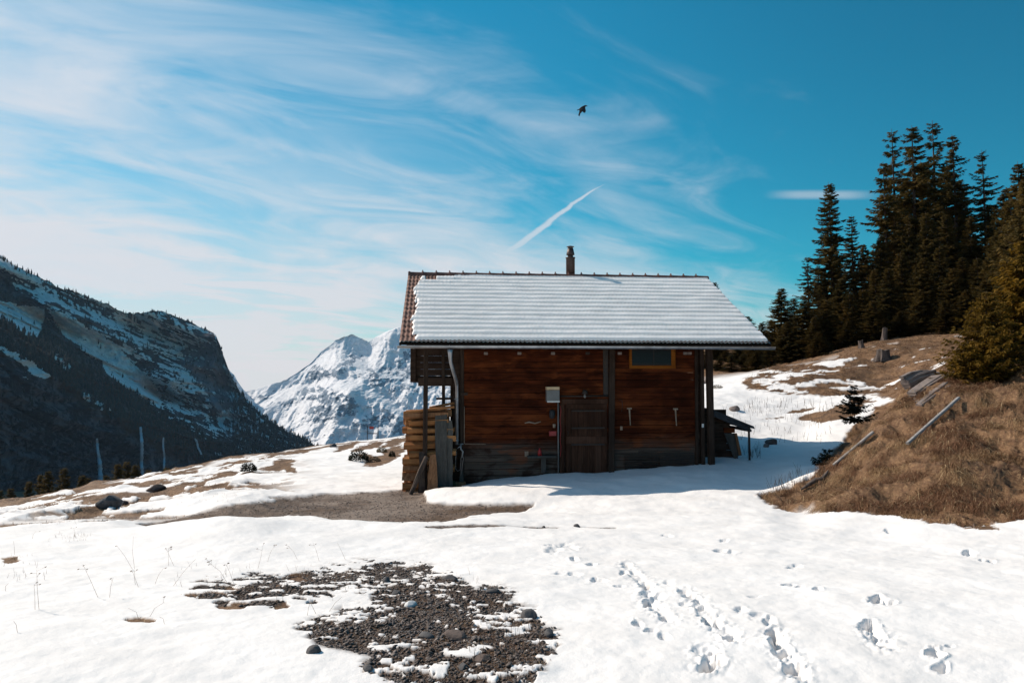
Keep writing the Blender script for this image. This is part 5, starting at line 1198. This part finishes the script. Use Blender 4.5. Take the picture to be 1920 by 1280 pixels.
stone(1082, 987.5, 12, 5, 'small black stone lying alone on snow before the cabin', name='stone', cat='stone'); stone(1019, 989, 7, 3, 'tiny dark stone left of the lone black stone', name='stone', cat='stone')
for (px, py, wp, hp, mt_, lb) in [(724, 1090, 16, 10, 'rock', 'dark stone at the top of the gravel patch'), (770, 1137, 24, 10, 'white', 'white stone lying on the dark gravel patch'), (800, 1194, 30, 9, 'rock', 'blue black flat stone in the middle of the gravel patch'), (852, 1196, 46, 14, 'rockbrown', 'broad flat brown stone in the middle of the gravel patch'),
    (588, 1222, 26, 14, 'rock', 'round dark stone at the left tip of the gravel patch'), (992, 1156, 32, 16, 'rock', 'angular dark stone at the right tip of the gravel patch'), (1030, 1190, 22, 12, 'rock', 'dark stone alone at the lower right of the gravel patch'), (742, 1114, 22, 11, 'rock', 'bluish stone beside the brown turf in the gravel patch'), (845, 1086, 30, 8, 'rock', 'flat bluish stone at the upper right of the gravel patch'), (905, 1240, 30, 14, 'rockbrown', 'reddish stone near the bottom of the gravel patch'), (870, 1253, 22, 12, 'rock', 'dark rounded stone at the bottom of the gravel patch'), (924, 1112, 26, 9, 'rock', 'small dark stone on snow right of the gravel patch'), (690, 1256, 20, 9, 'rock', 'dark stone at the lower left rim of the gravel patch')]:
    stone(px, py, wp, hp, lb, mt_, 'stone', None, 1, 'stone', sink=.1)
# layered rock on the bank
p = pick(1735, 745); g = MB(); rs = random.Random(4)
ends = [((1690, 706), (1722, 766)), ((1700, 700), (1745, 755)), ((1714, 698), (1765, 742)), ((1730, 694), (1785, 730)), ((1748, 690), (1800, 716))]
for i in range(13):
    f = i / 12; A0 = pick(1687 + 36 * f + rs.uniform(-2, 2), 710 + 54 * f); A1 = at(1742 + 60 * f + rs.uniform(-6, 6), 696 + 20 * f + rs.uniform(-3, 3), min(18.2, A0.y + 1.3)); A1.z = max(A1.z, ground_z(A1.x, A1.y) + .02)
    if A0.y > 18.5: A0 = at(1690 + 34 * f, 708 + 54 * f, 17.6)
    dd = A1 - A0; n_ = 8; prev = None; side = Vector((.8, .45, .35)).normalized(); ring_t = []; ring_b = []
    wd_ = rs.uniform(.07, .16)
    for k in range(n_):
        c_ = A0.lerp(A1, k / (n_ - 1)) + Vector((rs.uniform(-.03, .03), rs.uniform(-.04, .04), .06 + rs.uniform(-.02, .06))) - p
        ring_t.append(c_ + side * wd_ * .5 * rs.uniform(.6, 1.2)); ring_b.append(c_ - side * wd_ * .5 * rs.uniform(.6, 1.2) + Vector((0, 0, -.03)))
    Pm = [A0 - p, A0.lerp(A1, .35) - p + Vector((0, 0, .05)), A0.lerp(A1, .7) - p + Vector((0, 0, .05 + rs.uniform(-.02, .03))), A1 - p]
    for q0, q1 in zip(Pm[:-1], Pm[1:]): g.bar(q0, q1 + (q1 - q0) * .04, wd_ * 1.3, wd_ * .8, b=.015)
o = g.build('rock_outcrop', M['rockpale']); o.location = p; tag(o, 'grey layered rock slab sticking out near the top of the grassy bank', 'rock')
def pole(pts, rad, label, d=None):
    P_3 = [pick(x_, y_2) + Vector((0, -.03, .07)) for x_, y_2 in pts]; o0 = P_3[0].copy(); g = MB()
    g.bar(P_3[0] - o0, P_3[-1] - o0, rad * 2, rad * 1.6, b=rad * .4); o = g.build('wooden_rail', M['rail']); o.location = o0; tag(o, label, 'rail', 'weathered rails lying on the bank')
pole([(1562, 878), (1636, 819)], .032, 'lower straight silvery rail lying up the grassy bank'); pole([(1700, 838), (1796, 754)], .036, 'upper straight silvery rail lying up the grassy bank')
P_3 = [pick(x_, y_2) + Vector((0, 0, .05)) for x_, y_2 in ((1502, 922), (1516, 915), (1530, 908), (1543, 904), (1550, 893), (1553, 886))]; g = MB(); g.tube([q_ - P_3[0] for q_ in P_3], [.02, .035, .045, .05, .03, .012], 8, jit=.25)
o = g.build('driftwood_branch', M['stump'], None, True); o.location = P_3[0]; tag(o, 'bleached crooked branch lying at the foot of the bank', 'branch')
# small wire frame far off on the ridge line
p = onray(697, 57); g = MB(); k_ = 57 / F
for x_, h_ in ((-7, 28), (13, 26)): g.bar((x_ * k_, 0, -.3), (x_ * k_, 0, h_ * k_), .05)
g.bar((-7 * k_, 0, 14 * k_), (13 * k_, 0, 14 * k_), .06); o = g.build('post_frame', M['post']); o.location = p; tag(o, 'two thin posts with a crossbar far off on the ridge line', 'posts')
MB().box(-3 * k_, 5 * k_, -.06, -.03, 22 * k_, 27 * k_, b=.0).build('red_sign', M['red'], o)
# ---------------------------------------------------------------- crow in flight
d = 30.0; k_ = d / F; p = at(1091, 203, d); g = MB()
g.tube([(-9*k_, 0, -4*k_), (-6*k_, 0, -3.2*k_), (-2*k_, 0, -.5*k_), (2*k_, 0, 1.6*k_), (5.5*k_, 0, 3.6*k_), (7.5*k_, 0, 4.3*k_), (9.2*k_, 0, 4.2*k_), (11.5*k_, 0, 4.0*k_)], [1.0*k_, .8*k_, 1.9*k_, 2.3*k_, 1.8*k_, 1.5*k_, .8*k_, .1*k_], 10)
for ys, tipx, tipz, b0x, b1x in ((-1, 4.0, -12.5, -1.5, 6.0), (1, -5.0, -13.5, -4.5, 2.5)):
    g.poly([(b1x*k_, ys*1.2*k_, 2.6*k_), (b1x*k_ + .4*k_, ys*4*k_, -3*k_), ((tipx+3)*k_, ys*6*k_, -8*k_), ((tipx+1)*k_, ys*7*k_, tipz*k_), ((tipx-.5)*k_, ys*7*k_, (tipz+1.8)*k_), ((tipx-1.6)*k_, ys*7*k_, (tipz+1)*k_), ((b0x)*k_, ys*5*k_, -5*k_), (b0x*k_, ys*1.2*k_, -.6*k_)], (0, ys*.5*k_, 0))
o = g.build('crow', M['feather']); o.location = p; o.rotation_euler = (0, 0, 0); tag(o, 'black crow flying with wings lowered, high above the cabin chimney', 'bird')

# ---------------------------------------------------------------- weeds, gravel, grass
weeds = [(74,1142,-11,-71,3),(66,1143,-6,-45,2),(187,1120,-35,-50,3),(205,1120,4,-35,1),(255,1096,-10,-25,1),(262,1100,-8,-34,2),(288,1095,20,-30,1),(316,1060,-5,-30,4),(328,1060,-14,-32,2),(320,1098,43,-48,0),(28,1040,-2,-26,0),(252,1067,-33,-44,1),(253,1066,-3,-60,0),(429,1093,-38,-36,5),(440,1094,-18,-34,3),(262,1160,-18,-22,0),(276,1158,26,-24,1),(310,1170,-14,-12,0),(520,1130,-14,-20,0),(530,1128,-6,-24,0),(575,1154,4,-22,1),(596,1150,-16,-26,0),(612,1146,30,-28,0),(560,1050,-18,-26,2),(500,1052,14,-30,2),(482,1066,8,-40,2),(600,1052,-14,-34,2),(650,1050,-18,-30,0),(140,1008,-2,-20,2),(60,1010,6,-14,1),(1008,1210,2,-40,1),(1012,1205,10,-26,0),(950,1140,-3,-24,0),(944,1150,8,-30,0),(868,1135,2,-30,1),(34,1186,-12,-20,0),(10,1108,10,16,0)]
grp = 'dry weed stems standing in the foreground snow'
for i, (bx_, by_, ddx, ddy, heads) in enumerate(weeds):
    p = pick(bx_, by_); k_ = p.y / F; tip = Vector((ddx * k_, random.uniform(-.03, .05), abs(ddy) * k_)); mid_ = tip * .5 + Vector((random.uniform(-.02, .02), 0, .01)); g = MB()
    g.tube([Vector((0, 0, -.03)), mid_, tip], [.0015, .0011, .0007], 5)
    for h_ in range(heads):
        q_ = tip.lerp(mid_, random.uniform(0, .45)); e = q_ + Vector((random.uniform(-.05, .06), random.uniform(-.03, .03), random.uniform(.0, .035))); g.tube([q_, e], .0008, 4)
        g.tube([e - Vector((.008, 0, .004)), e, e + Vector((.009, 0, .005))], [.001, .0042, .001], 5)
    o = g.build('dry_weed', M['weed']); o.location = p; tag(o, 'thin dry weed stem standing in the foreground snow', 'weed', grp)
# reeds on the meadow and twigs at the foot of the bank
def stems(name, boxes, label, hgt, rad, mat='twig'):
    out = []; fc = []
    for (x0_, y0_, x1_, y1_, n_) in boxes:
        for _ in range(n_):
            p = pick(random.uniform(x0_, x1_), random.uniform(y0_, y1_)); h_ = hgt * random.uniform(.4, 1.2); q_ = p + Vector((random.uniform(-.35, .35) * h_, random.uniform(-.3, .3) * h_, h_)); m_ = (p + q_) / 2 + Vector((random.uniform(-.06, .06) * h_, 0, .05 * h_))
            b0 = len(out); r_ = rad * random.uniform(.7, 1.3)
            for (c_, rr) in ((p, r_), (m_, r_ * .7), (q_, r_ * .3)):
                for a in (0, 2.09, 4.19): out.append((c_.x + math.cos(a) * rr, c_.y + math.sin(a) * rr, c_.z))
            for l_ in range(2):
                for a in range(3): fc.append((b0 + l_*3 + a, b0 + l_*3 + (a+1) % 3, b0 + (l_+1)*3 + (a+1) % 3, b0 + (l_+1)*3 + a))
    o = mesh_np(name, np.array(out), np.array(fc), M[mat]); return tag(o, label, 'dry stems', kind='stuff')
stems('meadow_reeds', [(1395, 752, 1480, 775, 60), (1480, 755, 1575, 775, 45), (1430, 770, 1560, 800, 60), (1440, 800, 1560, 835, 30), (1340, 770, 1440, 830, 30), (1395, 845, 1430, 860, 24)], 'sparse dry stems poking through the snow meadow right of the cabin', .30, .006)
stems('bank_twigs', [(1440, 905, 1550, 930, 70), (1480, 885, 1550, 905, 30), (1560, 640, 1790, 700, 200), (1400, 700, 1600, 735, 60)], 'loose dry twigs along the foot and top of the bank', .22, .005)
stems('slope_stems', [(380, 925, 450, 945, 40), (300, 930, 380, 955, 12), (20, 970, 160, 985, 24), (90, 1000, 170, 1016, 40), (0, 1040, 90, 1090, 24), (330, 1060, 560, 1110, 50), (560, 1060, 900, 1130, 60), (880, 1170, 1010, 1260, 90)], 'short dry stems scattered over the left snow and gravel', .06, .0014, 'weed')
# loose stones of the foreground patch
def scatter_stones(name, cond, n_, smin, smax, label, mat, ymax, ymin=2.6, xr=(-3, 2)):
    t_ = (1 + 5 ** .5) / 2; ico = np.array([(-1,t_,0),(1,t_,0),(-1,-t_,0),(1,-t_,0),(0,-1,t_),(0,1,t_),(0,-1,-t_),(0,1,-t_),(t_,0,-1),(t_,0,1),(-t_,0,-1),(-t_,0,1)]) / 1.9
    fi = np.array([(0,11,5),(0,5,1),(0,1,7),(0,7,10),(0,10,11),(1,5,9),(5,11,4),(11,10,2),(10,7,6),(7,1,8),(3,9,4),(3,4,2),(3,2,6),(3,6,8),(3,8,9),(4,9,5),(2,4,11),(6,2,10),(8,6,7),(9,8,1)])
    iy, ix = np.nonzero((cond > .55) & (YY > ymin) & (YY < ymax)); area = (YY[iy, ix] ** 2); pr = area / area.sum()
    s_ = rng.choice(len(iy), n_, p=pr); iy, ix = iy[s_], ix[s_]
    c_ = np.stack([XX[iy, ix], YY[iy, ix], GZ[iy, ix]], -1) + rng.normal(0, 1, (n_, 3)) * [.008, .012, 0]
    sz = smin * (smax / smin) ** (rng.random(n_) ** 3.2)
    V = ico[None] * rng.uniform(.42, 1.25, (n_, 12, 1)); V = V * np.stack([rng.uniform(.8, 1.3, n_), rng.uniform(.6, 1.0, n_), rng.uniform(.22, .5, n_)], -1)[:, None, :]
    a = rng.uniform(0, 6.28, n_); ca, sa = np.cos(a)[:, None], np.sin(a)[:, None]; x_ = V[..., 0] * ca - V[..., 1] * sa; y_3 = V[..., 0] * sa + V[..., 1] * ca
    tl = rng.normal(0, .35, n_)[:, None]; z_3 = V[..., 2] + x_ * tl
    V = np.stack([x_, y_3, z_3], -1) * (sz / 2)[:, None, None] + c_[:, None, :] + np.array([0, 0, .1]) * sz[:, None, None]
    Fc = (fi[None] + (np.arange(n_) * 12)[:, None, None]).reshape(-1, 3)
    o = mesh_np(name, V.reshape(-1, 3), Fc, M[mat], attrs={'tone': np.repeat(rng.random(n_), 12)}); return tag(o, label, 'gravel', kind='stuff')
m, t, b = newmat('gravel stones'); tn = attr(t, 'tone'); P = ocoord(t); n = noise(t, P, 60, 3, .6)
c = mixc(t, maprange(t, tn, 0, .7, smooth=False), (0.050, 0.045, 0.046), (0.13, 0.100, 0.085)); c = mixc(t, maprange(t, tn, .80, 1.0), c, (0.27, 0.22, 0.19)); gp = t.nodes.new('ShaderNodeNewGeometry'); nb = noise(t, gp.outputs['Position'], 3.5, 4, .6); c = mixc(t, mth(t, 'MULTIPLY', maprange(t, nb, .42, .6), .75), c, (0.085, 0.052, 0.034)); c = mixc(t, mth(t, 'MULTIPLY', n, .4), c, (0.03, 0.024, 0.021))
put(t, b.inputs['Base Color'], c); b.inputs['Roughness'].default_value = .7; M['gravel'] = m
scatter_stones('gravel', m_patch, 44000, .007, .048, 'dark slate gravel bared in the foreground snow', 'gravel', 8.2)
scatter_stones('track_gravel', m_road, 9000, .012, .045, 'loose gravel on the bare track before the cabin', 'gravel', 18, 10)
# dry grass on the bank
def grass(name, cond, n_, hmin, hmax, wd_, label, ymin, ymax, mat, dens=2):
    iy, ix = np.nonzero((cond > .5) & (YY > ymin) & (YY < ymax) & (AA > -60) & (AA < 2060)); pr = YY[iy, ix] ** dens; pr = pr / pr.sum()
    cl_ = fbm(XX[iy, ix] * 2.4, YY[iy, ix] * 2.4, 3, 3); pr = pr * (0.06 + sstep(cl_, .42, .62)); pr /= pr.sum()
    s_ = rng.choice(len(iy), n_, p=pr); iy, ix = iy[s_], ix[s_]
    c_ = np.stack([XX[iy, ix], YY[iy, ix], GZ[iy, ix] - .01], -1) + rng.normal(0, 1, (n_, 3)) * [.02, .03, 0]
    i0, i1 = np.clip(iy - 2, 0, None), np.clip(iy + 2, None, len(YR) - 1); j0, j1 = np.clip(ix - 4, 0, None), np.clip(ix + 4, None, len(AC) - 1)
    gx_ = (GZ[iy, j1] - GZ[iy, j0]) / (XX[iy, j1] - XX[iy, j0]); gy_ = (GZ[i1, ix] - GZ[i0, ix]) / (YY[i1, ix] - YY[i0, ix])
    dn = np.stack([-gx_, -gy_], -1); dn /= np.linalg.norm(dn, axis=1, keepdims=True) + .15
    sw = 2.6 * (fbm(c_[:, 0] * .8, c_[:, 1] * .8, 6, 3) - .5)
    rot = sw + rng.normal(0, .55, n_); cr, sr = np.cos(rot), np.sin(rot); dn = np.stack([dn[:, 0] * cr - dn[:, 1] * sr, dn[:, 0] * sr + dn[:, 1] * cr], -1)
    L_ = rng.uniform(hmin, hmax, n_); rise = rng.uniform(.1, .6, n_) ** 1.4
    P1 = c_ + np.stack([dn[:, 0] * L_ * .38, dn[:, 1] * L_ * .38, L_ * rise * .75], -1); run2 = L_ * rng.uniform(.75, 1.0, n_)
    gz2 = (gx_ * dn[:, 0] + gy_ * dn[:, 1]) * run2
    P2 = c_ + np.stack([dn[:, 0] * run2, dn[:, 1] * run2, gz2 + L_ * rng.uniform(.02, .30, n_)], -1)
    P1[:, 2] += np.minimum(gx_ * dn[:, 0] + gy_ * dn[:, 1], 0) * L_ * .3
    sd = np.stack([-dn[:, 1], dn[:, 0], rng.uniform(-.4, .4, n_)], -1) * (wd_ * rng.uniform(.6, 1.3, n_) / 2)[:, None]
    V = np.stack([c_ - sd, c_ + sd, P1 + sd * .8, P1 - sd * .8, P2], 1).reshape(-1, 3); b_ = np.arange(n_)[:, None] * 5
    o = mesh_np(name, V, [b_ + np.array([[0, 1, 2, 3]]), b_ + np.array([[3, 2, 4]])], M[mat], attrs={'tone': np.repeat(rng.random(n_), 5)}); return tag(o, label, 'dry grass', kind='stuff')
m, t, b = newmat('straw'); tn = attr(t, 'tone'); gp = t.nodes.new('ShaderNodeNewGeometry'); n = noise(t, gp.outputs['Position'], 1.2, 4, .6)
c = mixc(t, maprange(t, tn, 0, 1, smooth=False), (0.14, 0.070, 0.034), (0.44, 0.29, 0.15)); c = mixc(t, mth(t, 'MULTIPLY', maprange(t, n, .38, .60), .85), c, (0.14, 0.064, 0.034)); c = mixc(t, maprange(t, tn, .93, .97), c, (0.56, 0.42, 0.24))
put(t, b.inputs['Base Color'], c); b.inputs['Roughness'].default_value = .7; b.inputs['Specular IOR Level'].default_value = .2; M['straw'] = m
grass('bank_grass', m_bank, 190000, .10, .38, .0065, 'matted dry brown grass covering the bank on the right', 8.5, 24, 'straw', 1.2)
grass('knoll_grass', knoll, 50000, .12, .30, .018, 'dry brown grass on the knoll before the forest', 25, 60, 'straw', 1.6)
sl_m = m_grass * (AA < 800) * (YY > 10); grass('slope_grass', sl_m, 45000, .08, .22, .014, 'bare patches of dry turf on the left snowy slope', 10, 62, 'straw', 1.5)
tf = m_grass * (YY < 9.5) * (AA < 1300); grass('turf_tufts', tf, 5000, .03, .10, .003, 'tiny reddish brown turf tufts in the foreground snow', 3, 9.5, 'straw', 2)
pt = m_patch * np.maximum(sstep(1 - np.hypot((QX - 950) / 100, (QY - 1215) / 50), 0, .4), sstep(fbm(XX*4, YY*4, 1, 3), .52, .56)); grass('patch_moss', pt, 16000, .02, .09, .0028, 'dark dry moss and grass growing between the foreground gravel', 3, 8, 'straw', 2)

# ---------------------------------------------------------------- haze
HZ = True
if HZ:
    me = bpy.data.meshes.new('haze'); x0, x1, y0, y1, z0, z1 = -6500, 6500, -300, 9800, -1320, 1350
    vs = [(x0,y0,z0),(x1,y0,z0),(x1,y1,z0),(x0,y1,z0),(x0,y0,z1),(x1,y0,z1),(x1,y1,z1),(x0,y1,z1)]
    me.from_pydata(vs, [], [(0,3,2,1),(4,5,6,7),(0,1,5,4),(1,2,6,5),(2,3,7,6),(3,0,4,7)])
    m = bpy.data.materials.new('haze air'); m.use_nodes = True; t = m.node_tree; t.nodes.clear()
    o_ = t.nodes.new('ShaderNodeOutputMaterial'); v_ = t.nodes.new('ShaderNodeVolumePrincipled'); v_.inputs['Density'].default_value = 0.000021
    v_.inputs['Color'].default_value = (0.42, 0.70, 1.0, 1); v_.inputs['Anisotropy'].default_value = 0.2
    t.links.new(v_.outputs[0], o_.inputs['Volume']); me.materials.append(m)
    o = bpy.data.objects.new('haze', me); col.objects.link(o); tag(o, 'thin blue mountain haze', 'haze', kind='stuff')
